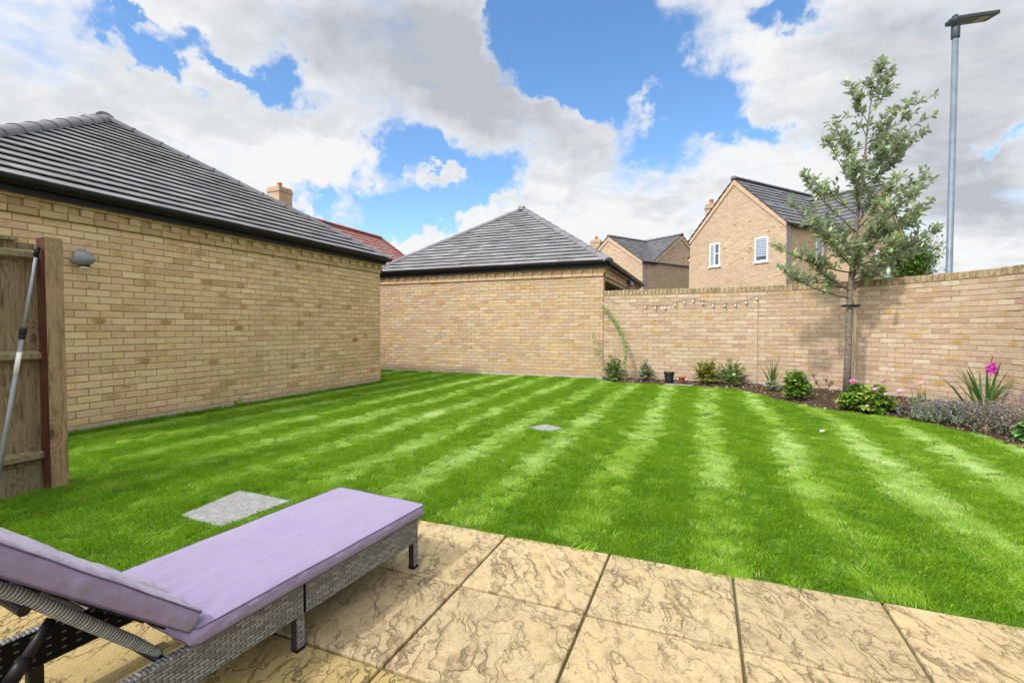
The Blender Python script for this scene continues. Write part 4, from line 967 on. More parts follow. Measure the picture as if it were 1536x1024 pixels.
LM = dict(
    whitebeam=leaf_mat('whitebeam', [(.13, .20, .045), (.22, .30, .08), (.30, .39, .13), (.44, .52, .28)], .5, .42, (.34, .40, .28)),
    bright=leaf_mat('bright_leaf', [(.05, .13, .012), (.10, .23, .02), (.18, .34, .04)], .45),
    rose=leaf_mat('rose_leaf', [(.09, .16, .04), (.15, .24, .06), (.26, .33, .12), (.34, .37, .19)], .5),
    silver=leaf_mat('silver_leaf', [(.10, .15, .07), (.20, .26, .14), (.34, .38, .27), (.48, .50, .38)], .5),
    gold=leaf_mat('golden_leaf', [(.05, .11, .015), (.14, .20, .02), (.38, .37, .04), (.50, .46, .08)], .45),
    shrub=leaf_mat('shrub_leaf', [(.045, .13, .012), (.09, .22, .02), (.16, .30, .03), (.34, .36, .06)], .4),
    hyd=leaf_mat('hydrangea_leaf', [(.05, .13, .015), (.11, .22, .025), (.20, .31, .04), (.38, .40, .08)], .45),
    hydr=leaf_mat('hydrangea_fresh', [(.08, .20, .05), (.15, .32, .09), (.22, .40, .14)], .4),
    strap=leaf_mat('strap_leaf', [(.04, .10, .025), (.08, .17, .04), (.16, .25, .06)], .45),
    strapy=leaf_mat('strap_young', [(.10, .18, .05), (.18, .27, .08)], .45),
    dead=leaf_mat('dead_leaf', [(.08, .06, .03), (.16, .13, .06), (.12, .17, .05)], .7),
    cat=leaf_mat('catmint_leaf', [(.17, .24, .13), (.27, .34, .21), (.36, .42, .31)], .7),
    catf=leaf_mat('catmint_flower', [(.17, .15, .23), (.27, .25, .36), (.38, .36, .48)], .8),
    catd=leaf_mat('catmint_spent', [(.18, .14, .12), (.29, .24, .21), (.40, .35, .31)], .9),
)
STEM = simple('stem_brown', (.10, .06, .035), .8, var=.3); GST = simple('stem_green', (.14, .22, .05), .6, var=.2)
def petal(name, cols): return leaf_mat(name, cols, .6, .3)
PINKF = petal('pink_petal', [(.55, .10, .28), (.72, .20, .40), (.80, .42, .55)])
PALEF = petal('pale_petal', [(.60, .32, .45), (.72, .50, .60), (.50, .22, .35)])
MAG = petal('magenta_petal', [(.32, .01, .22), (.52, .03, .38), (.62, .10, .48)])
SALM = petal('salmon_petal', [(.75, .30, .32), (.82, .42, .40)])
PURP = petal('purple_petal', [(.03, .015, .08), (.07, .03, .18)])
REDF = petal('red_petal', [(.22, .02, .015), (.35, .05, .03)])
WHT = petal('white_petal', [(.75, .75, .72), (.8, .8, .78)])

def bush(name, label, loc, rx, ry, h, nst, per, ll, lw, lm, cat='shrub', group=None, up=.5, seed=0, low=.06, stem=STEM, spiky=0., sr=.004, curl=.2, dome=True, fold=.25):
    global rnd; rnd = random.Random(seed + 50)
    o = thing(name, label, cat, loc, group); st = MB(); lf = MB(); tips = []
    for k in range(nst):
        a = rnd.uniform(0, 2*math.pi); f = rnd.random() ** .5; zz = rnd.uniform(low, 1)
        if dome: rad = math.sqrt(max(0, 1 - zz*zz*.85)); f = f * rad
        else: rad = 1
        tip = Vector((math.cos(a) * f * rx, math.sin(a) * f * ry, h * zz * (1 + spiky * (rnd.random() - .5))))
        base = Vector((math.cos(a) * .12 * rx, math.sin(a) * .12 * ry, 0)); mid = base.lerp(tip, .5) + Vector((0, 0, .12 * h))
        pts = [base, base.lerp(mid, .6), mid, mid.lerp(tip, .6), tip]
        st.tube(pts, [sr, sr*.85, sr*.7, sr*.5, sr*.35], 5); tips.append(tip)
        for q in range(per):
            g = 1 - .62 * rnd.random() ** 1.3; i = min(3, int(g * 4)); p = pts[i].lerp(pts[i+1], g*4 - i)
            aa = rnd.uniform(0, 2*math.pi); out = Vector((p.x, p.y, 0)); out = out.normalized() * .5 if out.length > 1e-3 else Vector((0, 0, 0))
            d = Vector((math.cos(aa), math.sin(aa), rnd.uniform(-.2, 1) * up)) + out
            lf.leaf(p + d.normalized() * .004, d, Vector((rnd.gauss(0, .3), rnd.gauss(0, .3), 1)), ll * rnd.uniform(.6, 1.2), lw * rnd.uniform(.7, 1.2), curl * rnd.uniform(.2, 1.6), fold)
    st.build('stem', stem, o, autouv=False); lf.build('foliage', LM[lm], o, autouv=False, smooth=False)
    return o, tips
def flower_ball(o, p, r, m, n=60, sz=.3, name='flower', flat=.7):
    b = MB(); p = Vector(p)
    for _ in range(n):
        d = Vector((rnd.gauss(0, 1), rnd.gauss(0, 1), rnd.gauss(.3, 1))).normalized(); q = p + Vector((d.x*r, d.y*r, d.z*r*flat))
        sd = d.cross(Vector((rnd.random(), rnd.random(), rnd.random()))).normalized(); b.leaf(q - sd*r*sz*.5, sd, d, r*sz*1.3, r*sz, -.1, .1)
    b.build(name, m, o, autouv=False)
BZ = .03
# climbing rose: a bushy foot and one long cane trained up the wall
o, _ = bush('climbing_rose', 'straggly rose bush with one long cane climbing the corner of the garden wall', (-1.68, 9.62, 0), .30, .2, .44, 80, 34, .036, .024, 'rose', 'rose', seed=1, spiky=.5, stem=GST)
cane = [(.24, -.06, .0), (.25, -.05, .4), (.25, -.02, .62), (.20, .02, .82), (.12, .06, 1.02), (.0, .10, 1.2), (-.12, .14, 1.38), (-.26, .17, 1.52)]
b = MB(); b.tube([Vector((p[0], p[1], p[2])) for p in cane], [.006, .006, .005, .005, .004, .004, .003, .002], 6); b.tube([(-.2, -.05, .2), (-.3, .0, .5), (-.38, .05, .78), (-.44, .08, 1.0)], [.004, .004, .003, .002], 5); b.build('cane', GST, o)
lf = MB()
for k in range(560):
    g = rnd.uniform(.5, 7) if k < 470 else None
    if g is not None: i = min(6, int(g)); p = Vector(cane[i]).lerp(Vector(cane[i+1]), g - i)
    else: p = Vector((-.3, .0, .5)).lerp(Vector((-.44, .08, 1.0)), rnd.random())
    p += Vector((rnd.gauss(0, .028), rnd.gauss(-.01, .015), rnd.gauss(0, .02))); d = Vector((rnd.gauss(0, 1), rnd.gauss(-.3, .6), rnd.gauss(0, .6)))
    lf.leaf(p, d, (0, -1, .5), rnd.uniform(.02, .036), rnd.uniform(.014, .022), .2)
lf.build('cane_foliage', LM['rose'], o, autouv=False)
for p in ((-.06, -.1, .50), (.08, -.12, .46)): flower_ball(o, p, .02, REDF, 24, .8)
bush('variegated_shrub', 'silvery variegated shrub against the wall between rose bush and black pot', (-1.05, 9.62, BZ), .21, .16, .40, 70, 20, .036, .022, 'silver', seed=2, spiky=.3)
bush('golden_shrub', 'golden yellow variegated shrub right of the terracotta pot', (.06, 9.56, BZ), .26, .2, .47, 110, 26, .036, .024, 'gold', seed=3, spiky=.25)
o, tp = bush('rose_bush', 'loose green rose bush beside the golden shrub', (.50, 9.5, BZ), .34, .22, .46, 80, 32, .038, .024, 'rose', 'rose', seed=4, spiky=.4, stem=GST)
flower_ball(o, (.02, -.2, .22), .022, WHT, 26, .9)
bush('green_shrub', 'compact bright green shrub at the lawn edge in front of the strappy leaves', (1.30, 8.13, BZ), .235, .2, .40, 85, 24, .055, .034, 'shrub', seed=5, spiky=.2)
o, tp = bush('hydrangea', 'hydrangea with round pink flower heads at the foot of the young tree', (1.98, 7.38, .0), .34, .27, .34, 95, 20, .085, .055, 'hyd', 'hydrangea', seed=6, spiky=.3, curl=.3, stem=GST)
for (x, y, z, r_, m_) in ((-.17, -.04, .385, .038, PINKF), (.17, .02, .40, .026, PINKF), (.05, -.1, .30, .026, PALEF), (.13, -.24, .26, .028, PALEF), (.31, -.1, .29, .034, PALEF), (-.05, -.2, .10, .02, PALEF)):
    flower_ball(o, (x, y, z), r_, m_, 70, .5); b = MB(); b.tube([(x * .3, y * .3, 0), (x * .8, y * .8, z * .6), (x, y, z)], .003, 5); b.build('flower_stem', GST, o)
o, _ = bush('hydrangea', 'fresh green leafy hydrangea at the right edge of the flower bed', (3.02, 5.95, .0), .26, .24, .26, 60, 16, .095, .065, 'hydr', 'hydrangea', seed=7, spiky=.2, curl=.3, stem=GST)

def straps(name, label, loc, n, ln, w, lm, spread=.5, seed=0, cat='plant', bend=.5, group=None, dirs=None):
    global rnd; rnd = random.Random(seed + 90); o = thing(name, label, cat, loc, group); b = MB()
    for k in range(n):
        a = rnd.uniform(0, 2*math.pi) if dirs is None else dirs[k % len(dirs)] + rnd.gauss(0, .25)
        s_ = rnd.uniform(.1, 1) * spread
        b.blade((rnd.gauss(0, .025), rnd.gauss(0, .02), 0), (math.cos(a)*s_, math.sin(a)*s_, 1), ln * rnd.uniform(.6, 1.1), w * rnd.uniform(.7, 1.2), bend * rnd.uniform(.2, 1.3), 7)
    b.build('foliage', LM[lm], o, autouv=False); return o
straps('crocosmia', 'clump of upright sword leaves with low pale foliage left of the green shrub', (1.10, 9.1, BZ), 24, .56, .026, 'strap', .42, 1, bend=.25)
bush('ground_plant', 'low pale green leafy plant at the foot of the sword leaves', (1.10, 8.95, BZ), .17, .12, .17, 26, 16, .034, .024, 'cat', 'plant', seed=12, stem=GST)
# small fan palm, half withered
o = thing('fan_palm', 'small withering fan palm in the bed between green shrub and tree', 'palm', (1.78, 8.75, BZ)); b = MB(); s_ = MB(); rnd = random.Random(31)
for a, ln_, lean in ((2.7, .26, .6), (1.2, .2, .4), (.3, .16, .7), (3.6, .16, .8), (5.2, .13, .9)):
    tip = Vector((math.cos(a) * ln_ * lean, math.sin(a) * ln_ * lean * .4 - .02, ln_)); s_.tube([(0, 0, 0), tip * .5 + Vector((0, 0, .02)), tip], .003, 5)
    for k in range(13):
        q = (k - 6) / 6 * 1.25; dd = Vector((math.sin(q), -.25, math.cos(q))); b.blade(tip, dd, .12, .008, .25, 4)
for k in range(26):
    a = rnd.uniform(0, 6.28); b.blade((0, 0, 0), (math.cos(a), math.sin(a), .5), .13, .012, .9, 4)
s_.build('stem', STEM, o); b.build('foliage', LM['dead'], o, autouv=False)
straps('grass_tuft', 'tuft of upright grassy leaves between hydrangea and salmon flower', (2.62, 7.72, BZ), 15, .32, .016, 'strapy', .45, 3, bend=.3)
o = straps('salvia', 'dark purple salvia flower spikes lying on the soil', (2.32, 7.12, BZ), 8, .12, .012, 'strap', .9, 4, bend=.8)
for k in range(6):
    b = MB(); x = -.14 + .05 * k; p0 = Vector((x, -.03 + rnd.gauss(0, .02), .05)); dd = Vector((.8, rnd.gauss(0, .3), .25)).normalized()
    for q in range(46):
        p = p0 + dd * (.11 * rnd.random()); d_ = Vector((rnd.gauss(0, 1), rnd.gauss(0, 1), rnd.gauss(0, 1))); b.leaf(p, d_, (0, 0, 1), .022, .013, .1)
    b.build('flower', PURP, o, autouv=False)
o = straps('flowering_plant', 'salmon pink flower on a pale stem among catmint', (*fw(5.42, 6.25), BZ), 8, .24, .024, 'strapy', .25, 5, bend=.2)
flower_ball(o, (0, -.02, .32), .032, SALM, 50, .6, flat=.45); flower_ball(o, (-.03, -.02, .30), .022, SALM, 30, .6, flat=.45)
straps('strap_leaf_plant', 'broad dark strap leaves arching left over the catmint', (*fw(5.82, 6.0), .03), 6, .56, .04, 'strap', 1.5, 6, bend=.3, dirs=[math.pi, math.pi * .96, math.pi*1.04])
o = straps('gladiolus', 'tall gladiolus with magenta flowers and sword leaves by the wall', (*fw(5.88, 5.85), .03), 22, .66, .04, 'strap', .7, 7, bend=.35)
b = MB(); b.tube([(0.02, 0, 0), (.035, 0, .35), (.035, 0, .60), (.045, .0, .70)], [.006, .005, .004, .002], 6); b.build('stem', GST, o)
rnd = random.Random(77)
for (x, y, z, r_) in ((.015, -.03, .56, .04), (.055, -.02, .53, .042), (.035, -.04, .59, .038), (.075, -.02, .50, .034), (.01, -.02, .51, .032)):
    b = MB(); c0 = Vector((x, y, z)); ax = Vector((rnd.gauss(0, .25), -1, .1)).normalized(); u = ax.cross(Vector((0, 0, 1))).normalized(); v = u.cross(ax)
    for k in range(6):
        a = k * math.pi / 3; d_ = (u * math.cos(a) + v * math.sin(a)) + ax * .5; b.leaf(c0, d_, ax, r_ * 1.15, r_ * .95, .3, .05)
    b.build('flower', MAG, o, autouv=False)
b = MB()
for k in range(9): b.leaf((.042, -.003, .61 + k * .012), (rnd.gauss(0, .5), -.3, 1), (0, -1, 0), .022, .008)
b.build('bud', REDF, o, autouv=False)
# catmint: one wide sprawling plant
rnd = random.Random(41); o = thing('catmint', 'sprawling grey-green catmint with faded lavender flower spikes along the bed edge', 'catmint', (2.86, 6.56, 0)); lf, fl, dd_, st = MB(), MB(), MB(), MB()
for k in range(1100):
    u = rnd.random(); cx = -.42 + .62 * u + rnd.gauss(0, .11); cy = .45 - .95 * u + rnd.gauss(0, .12); hh = rnd.uniform(.06, .30) * (1 - .3 * abs(u - .5)); 
    base = Vector((cx, cy, .02)); ang = rnd.uniform(0, 6.28); ln_ = rnd.uniform(.08, .2); tip = base + Vector((math.cos(ang) * ln_ * .7, math.sin(ang) * ln_ * .7, hh)); st.tube([base, base.lerp(tip, .5) + Vector((0, 0, .02)), tip], .0012, 4)
    sel = rnd.random(); brown = u > .55 and cy < -.1 and rnd.random() < .75
    tgt = dd_ if brown or sel < .18 else (fl if sel < .50 else lf)
    for q in range(15):
        g = rnd.uniform(.15, 1); p = base.lerp(tip, g); d_ = Vector((rnd.gauss(0, 1), rnd.gauss(0, 1), rnd.gauss(.4, .6)))
        (lf if g < .55 and not brown else tgt).leaf(p, d_, (0, 0, 1), rnd.uniform(.014, .026), rnd.uniform(.010, .017), .2)
for k in range(30):     # long airy spikes up against the wall
    base = Vector((rnd.uniform(.0, .45), rnd.uniform(-.2, .2), .1)); tip = base + Vector((rnd.uniform(-.05, .35), rnd.uniform(-.1, .2), rnd.uniform(.2, .36))); st.tube([base, base.lerp(tip, .5) + Vector((-.02, 0, .03)), tip], .0014, 4)
    for q in range(16): g = rnd.uniform(.5, 1); fl.leaf(base.lerp(tip, g) + Vector((rnd.gauss(0, .005), 0, rnd.gauss(0, .005))), (rnd.gauss(0, 1), rnd.gauss(0, 1), rnd.gauss(0, 1)), (0, 0, 1), .016, .010)
st.build('stem', STEM, o, autouv=False); lf.build('foliage', LM['cat'], o, autouv=False); fl.build('flower', LM['catf'], o, autouv=False); dd_.build('spent_flower', LM['catd'], o, autouv=False)
o = straps('weed', 'broad-leaved weed growing at the foot of the left garage wall', (XL + .06, 4.60, 0), 2, .15, .05, 'bright', .35, 9, bend=.2)
# pots
o = thing('plant_pot', 'black ribbed plastic pot with yellow seedlings against the garden wall', 'plant pot', (-.60, 9.56, .035), 'plant pots')
b = MB(); b.lathe([(.066, 0), (.07, .004), (.094, .17), (.098, .172), (.1, .20), (.094, .202), (.09, .185), (.088, .165), (.02, .162)], n=28, capt=True)
for z in (.03, .055, .08, .105, .13): r_ = .07 + .024 * z / .17; b.lathe([(r_ + .001, z), (r_ + .005, z + .004), (r_ + .001, z + .008)], n=28, capb=False, capt=False)
b.build('pot', M['pot_black'], o, smooth=True); b = MB(); b.lathe([(.001, .16), (.087, .16), (.087, .168), (.001, .172)], n=20, capb=False, capt=False); b.build('compost', SOIL, o)
b = MB(); rnd = random.Random(5)
for k in range(70): b.leaf((rnd.gauss(0, .035), rnd.gauss(0, .03), .175 + rnd.random() * .03), (rnd.gauss(0, 1), rnd.gauss(0, 1), .8), (0, 0, 1), .028, .016)
b.build('seedling', LM['gold'], o, autouv=False)
o = thing('plant_pot', 'small terracotta coloured pot beside the black pot', 'plant pot', (-.37, 9.56, .035), 'plant pots')
b = MB(); b.lathe([(.042, 0), (.044, .003), (.058, .09), (.064, .091), (.068, .125), (.062, .127), (.056, .1), (.052, .08), (.01, .075)], n=26); b.build('pot', M['terracotta'], o, smooth=True)
b = MB(); b.lathe([(.001, .095), (.055, .095), (.055, .1), (.001, .1)], n=18, capb=False, capt=False); b.build('compost', SOIL, o)
s_ = MB(); s_.prism([(-.12, -.06), (.36, -.07), (.38, .02), (-.1, .03)], -.02, .02); tag(s_.build('edging_slab', SM, loc=(-.55, 9.42, .0), bevel=.004), 'thin grey edging slab lying in front of the two pots', 'edging slab')
# scrap of white on the lawn
b = MB(); b.leaf((0, 0, 0), (1, .3, .1), (0, 0, 1), .055, .03, -.2, .3); b.leaf((.01, .01, 0), (.2, 1, .3), (0, 0, 1), .035, .022, -.2, .3); tag(b.build('feather', M['paper'], loc=(1.10, 5.55, .035), autouv=False), 'small white feather lying on the lawn', 'feather')

# ------------------------------------------------------------------ trees
BARK = simple('bark', (.16, .13, .105), .9, var=.45, scale=28, bump=.01)
TWIG = simple('twig', (.10, .05, .04), .8, var=.3)
rnd = random.Random(13)
# the young whitebeam; local frame: a = across the view seen from the patio, n = depth
TF = (2.057, 8.705)
ta, tn = Vector((math.cos(R(22)), math.sin(R(22)), 0)), Vector((-math.sin(R(22)), math.cos(R(22)), 0))
tr = thing('young_tree', 'slender young tree with grey-green leaves standing in the flower bed', 'tree', (*TF, 0))
TS = 1 / 97.3                     # metres per photo pixel at the trunk
def tp(px, py, dep=0.): return ta * ((px - 1271) * TS) + tn * dep + Vector((0, 0, 1.085 + (491 - py) * TS))
trunk = [(1271, 600), (1271, 540), (1273, 480), (1275, 440), (1278, 410), (1281, 370), (1283, 330), (1286, 290), (1289, 250), (1292, 210), (1297, 170), (1304, 135), (1318, 108)]
tr_r = [.056, .050, .046, .042, .040, .033, .028, .023, .018, .013, .009, .006, .003]
b = MB(); tps = [tp(x, y, .0 + .03 * math.sin(y * .02)) for x, y in trunk]; tps[0].z = -.02; cu = []
b.tube(tps, tr_r, 14); b.build('trunk', BARK, tr, smooth=True)
br, lf = MB(), MB()
def trunk_at(z):
    for a, c in zip(tps, tps[1:]):
        if c.z >= z: return a.lerp(c, (z - a.z) / max(1e-6, c.z - a.z))
    return tps[-1].copy()
def rosette(p, d, n=7, s_=1.):
    for k in range(n):
        a = rnd.uniform(0, 2*math.pi); u = d.orthogonal().normalized(); v = d.cross(u).normalized()
        dd = d * rnd.uniform(.1, .9) + (u * math.cos(a) + v * math.sin(a)) * rnd.uniform(.6, 1) + Vector((0, 0, .15))
        lf.leaf(p + d * rnd.uniform(-.13, .015), dd, Vector((rnd.gauss(0, .35), rnd.gauss(0, .35), 1)), rnd.uniform(.07, .115) * s_, rnd.uniform(.034, .048) * s_, rnd.uniform(-.05, .35), .12)
def limb(a, tip, r0, sub=5, bow=.06, dens=7, leafs=1.):
    a = Vector(a); tip = Vector(tip); L_ = (tip - a).length; pts = []
    n = 7
    for k in range(n + 1):
        f = k / n; p = a.lerp(tip, f) + Vector((0, 0, -bow * L_ * math.sin(math.pi * f))) + Vector((rnd.gauss(0, .01), rnd.gauss(0, .01), rnd.gauss(0, .008))) * (0 < k < n); pts.append(p)
    br.tube(pts, [r0 * (1 - .8 * k / n) + .0012 for k in range(n + 1)], 6)
    dirn = (pts[-1] - pts[-2]).normalized(); rosette(pts[-1], dirn, dens)
    for s_ in range(sub):
        f = rnd.uniform(.22, .97); i = min(n - 1, int(f * n)); p = pts[i].lerp(pts[i+1], f*n - i); d0 = (pts[i+1] - pts[i]).normalized()
        dd = (d0 * .6 + Vector((rnd.gauss(0, .7), rnd.gauss(0, .7), rnd.uniform(.0, .9)))).normalized(); tl = rnd.uniform(.08, .24) * min(1, .4 + L_)
        q = p + dd * tl; br.tube([p, p.lerp(q, .5) + Vector((0, 0, -.01)), q], [.004, .003, .0015], 5); rosette(q, dd, dens - 1)
        rosette(p.lerp(q, .55), dd, 3)
    return pts
# low bare limbs then tips following the outline of the crown
for (sx, sy, ex, ey, dep, r0, sub) in ((1273, 447, 1158, 402, -.1, .012, 7), (1273, 436, 1215, 385, .1, .011, 8), (1276, 437, 1325, 375, -.15, .012, 8), (1275, 430, 1195, 405, .35, .010, 7), (1277, 430, 1300, 370, -.5, .010, 8), (1277, 425, 1385, 372, .1, .012, 10),
        (1279, 410, 1172, 368, .15, .011, 9), (1279, 405, 1205, 335, -.3, .010, 8), (1280, 400, 1395, 345, -.1, .011, 10), (1281, 395, 1360, 330, .4, .010, 9), (1281, 385, 1190, 306, .1, .010, 9), (1282, 375, 1240, 300, .45, .009, 8), (1283, 370, 1330, 300, -.45, .009, 9),
        (1283, 365, 1400, 302, .1, .010, 9), (1284, 350, 1196, 268, -.1, .009, 8), (1285, 340, 1380, 275, -.2, .009, 8), (1285, 335, 1335, 260, .35, .008, 8), (1286, 325, 1225, 258, .25, .008, 8), (1286, 320, 1250, 250, -.35, .008, 8), (1287, 300, 1396, 264, .1, .008, 7),
        (1288, 290, 1236, 216, .0, .008, 8), (1289, 280, 1360, 225, .1, .008, 8), (1289, 275, 1330, 215, -.3, .007, 8), (1290, 260, 1245, 187, .0, .007, 7), (1290, 255, 1275, 200, .25, .007, 7), (1291, 245, 1372, 205, -.1, .007, 6), (1292, 235, 1340, 185, .15, .006, 6), (1292, 228, 1381, 180, .0, .006, 6), (1293, 220, 1376, 152, .05, .006, 5),
        (1294, 210, 1270, 150, -.1, .005, 5), (1294, 200, 1352, 160, -.1, .005, 5), (1296, 190, 1263, 128, .0, .005, 4), (1298, 175, 1322, 140, .0, .005, 4), (1300, 160, 1295, 125, .0, .004, 4), (1303, 140, 1333, 103, .0, .004, 3), (1310, 120, 1312, 98, .0, .003, 3),
        (1282, 380, 1285, 320, -.6, .009, 8), (1282, 390, 1270, 345, .6, .009, 8), (1284, 345, 1300, 280, -.5, .008, 8), (1284, 360, 1340, 345, -.3, .008, 9), (1282, 400, 1300, 355, .5, .009, 9), (1280, 415, 1245, 372, -.5, .009, 9), (1279, 420, 1345, 392, .3, .010, 9), (1287, 310, 1295, 245, .3, .008, 8), (1289, 270, 1305, 230, -.2, .007, 7)):
    limb(tp(sx, sy), tp(ex, ey, dep), r0, int(sub * 1.9) + 1, dens=8)
br.build('branch', TWIG, tr, autouv=False); lf.build('foliage', LM['whitebeam'], tr, autouv=False)
b = MB(); sx = .10; b.tube([(sx, -.02, -.02), (sx, -.02, 1.52)], .028, 12); stk = thing('tree_stake', 'round timber stake strapped to the young tree trunk', 'stake', (*TF, 0)); b.build('stake', M['rail_wood'], stk)
b = MB(); b.box((-.07, -.065, 1.40), (.135, -.055, 1.435)); b.box((-.07, .05, 1.40), (.135, .06, 1.435)); b.box((-.075, -.065, 1.40), (-.065, .06, 1.435)); b.box((.125, -.065, 1.40), (.15, .06, 1.435)); b.build('tree_tie', M['black_plastic'], stk, bevel=.003)
# bird feeder hung in the tree
q = tp(1296, 410, -.45) + Vector((*TF, 0)); bf = thing('bird_feeder', 'small turquoise bird feeder hanging in the young tree', 'bird feeder', q)
b = MB(); b.lathe([(.002, .055), (.012, .05), (.034, .025), (.036, .018), (.03, .018)][::-1], n=18); b.build('lid', M['feeder'], bf, smooth=True)
b = MB(); b.lathe([(.03, -.12), (.03, .018)], n=18); b.build('tube', M['feeder_glass'], bf, smooth=True)
b = MB(); b.lathe([(.03, -.145), (.055, -.14), (.055, -.13), (.03, -.12)], n=18); b.build('tray', M['feeder'], bf, smooth=True)
b = MB(); b.tube([(0, 0, .05), (0, 0, .22)], .0015, 5); b.build('hanger', M['cable'], bf); bf.scale = (.8, .8, .8)

def crown_tree(name, label, loc, trunk_h, rx, ry, rz, n, lm, ll=.09, lw=.05, seed=0):
    global rnd; rnd = random.Random(seed); o = thing(name, label, 'tree', loc); t_, br_, lf_ = MB(), MB(), MB()
    t_.tube([(0, 0, -.05), (.02, 0, trunk_h * .5), (0, .02, trunk_h)], [.07, .055, .045], 10); t_.build('trunk', BARK, o, smooth=True)
    for k in range(n):
        d = Vector((rnd.gauss(0, 1), rnd.gauss(0, 1), rnd.gauss(.1, 1))).normalized(); f = rnd.random() ** .4 * rnd.uniform(.8, 1.1)
        tip = Vector((d.x*rx*f, d.y*ry*f, trunk_h + rz * .8 + d.z*rz*f)); base = Vector((0, 0, trunk_h + rnd.uniform(-.3, .5) * rz)); mid = base.lerp(tip, .5) + Vector((0, 0, .05)); br_.tube([base, mid, tip], [.01, .006, .002], 4)
        for q in range(9):
            g = rnd.uniform(.45, 1); p = base.lerp(tip, g) + Vector((rnd.gauss(0, .04), rnd.gauss(0, .04), rnd.gauss(0, .04))); lf_.leaf(p, (rnd.gauss(0, 1), rnd.gauss(0, 1), rnd.gauss(0, .6)), (rnd.gauss(0, .3), rnd.gauss(0, .3), 1), ll * rnd.uniform(.7, 1.2), lw * rnd.uniform(.7, 1.2), .2)
    br_.build('branch', TWIG, o, autouv=False); lf_.build('crown', LM[lm], o, autouv=False)
g_ = fw(11.4, 13.6); crown_tree('round_tree', 'bright green bushy tree behind the curved wall next to the lamp post', (g_.x, g_.y, 0), 2.35, .95, .9, .95, 420, 'bright', .085, .042, 5)

# ------------------------------------------------------------------ street lamp
g_ = fw(7.91, 8.6); sl_ = thing('street_lamp', 'tall galvanised street lamp with flat dark LED head behind the garden wall', 'street lamp', (g_.x, g_.y, 0))
b = MB(); b.lathe([(.075, 0), (.075, 1.2), (.050, 1.24), (.047, 6.35)], n=24); b.build('pole', M['galv'], sl_, smooth=True)
b = MB(); b.lathe([(.062, 6.24), (.064, 6.245), (.064, 6.46), (.058, 6.47)], n=24); b.build('collar', M['lamp_head'], sl_, smooth=True)
hd = Matrix.Translation((0, 0, 6.54)) @ Matrix.Rotation(R(22 + 6), 4, 'Z') @ Matrix.Rotation(R(-11), 4, 'Y')
b = MB(); b.prism([(-.13, -.07), (-.10, -.11), (.12, -.13), (.74, -.13), (.76, -.10), (.76, .10), (.74, .13), (.12, .13), (-.10, .11), (-.13, .07)], -.03, .03, lambda x, y, z: tuple(hd @ Vector((x, y, z)))); hh_ = b.build('lamp_head', M['lamp_head'], sl_, bevel=.008)
b = MB(); b.prism([(-.08, -.06), (.33, -.06), (.33, .06), (-.08, .06)], .031, .062, lambda x, y, z: tuple(hd @ Vector((x * (1 if z < .05 else .96), y * (1 if z < .05 else .8), z)))); b.prism([(-.03, -.03), (.03, -.03), (.03, .03), (-.03, .03)], .062, .10, lambda x, y, z: tuple(hd @ Vector((x, y, z)))); b.build('fin_cover', M['lamp_head'], hh_)
b = MB(); b.box((.38, -.085, -.036), (.60, .085, -.0305), hd); b.build('led_panel', M['lamp_lens'], hh_)
b = MB(); b.box((.14, .02, -.036), (.26, .05, -.0305), hd); b.build('data_plate', M['lamp_lens'], hh_)

# ------------------------------------------------------------------ far houses
def gable_block(root, O, A, Bd, wa, wb, eave, ridge, tile='tile_far', ov=.12, verge=.06, roof_name='roof'):
    """walls and a ridged roof; A runs across the gable, Bd along the ridge"""
    O, A, Bd = Vector(O), Vector(A).normalized(), Vector(Bd).normalized(); w = MB()
    P = lambda a, b_, z: (*(O + A*a + Bd*b_), z)
    for b_ in (0, wb):
        w.poly([P(0, b_, -.1), P(wa, b_, -.1), P(wa, b_, eave), P(wa/2, b_, ridge), P(0, b_, eave)])
    for a in (0, wa): w.poly([P(a, 0, -.1), P(a, wb, -.1), P(a, wb, eave), P(a, 0, eave)])
    w.build('wall', M['brick_far'], root)
    rs = ridge - eave; sl = math.hypot(wa/2 + ov, rs * (wa/2 + ov) / (wa/2)); e2 = eave - rs * ov / (wa/2) + .04; r = MB()
    for sgn, a0 in ((1, -ov), (-1, wa + ov)):
        V = Vector((*(A * sgn * (wa/2 + ov)), rs * (wa/2 + ov) / (wa/2))); U = Vector((*Bd, 0))
        tile_face(r, Vector(P(a0, -verge, e2)), U, V, wb + 2*verge, sl, .28, .30, [], th=.03, seed=int(wa*10))
    r.build(roof_name, M[tile], root)
    c_ = MB(); cap_run(c_, P(wa/2, -verge, ridge + .07), P(wa/2, wb + verge, ridge + .07), wid=.14, r=.1, seg=.45); c_.build('ridge_cap', M['tile_cap'], root)
    # barge line and brick verge band
    v = MB()
    for b0, b1 in ((-.045, -.002), ):
        for a0, a1 in ((0, wa/2), (wa, wa/2)):
            q0, q1 = (a0, eave - .03), (a1, ridge - .03)
            v.poly([P(q0[0], b0, q0[1]), P(q1[0], b0, q1[1]), P(q1[0], b0, q1[1] - .2), P(q0[0], b0, q0[1] - .16)])
            v.poly([P(q0[0], b0, q0[1] - .16), P(q1[0], b0, q1[1] - .2), P(q1[0], b1, q1[1] - .2), P(q0[0], b1, q0[1] - .16)])
    v.build('verge_band', M['verge'], root)
    return P, e2
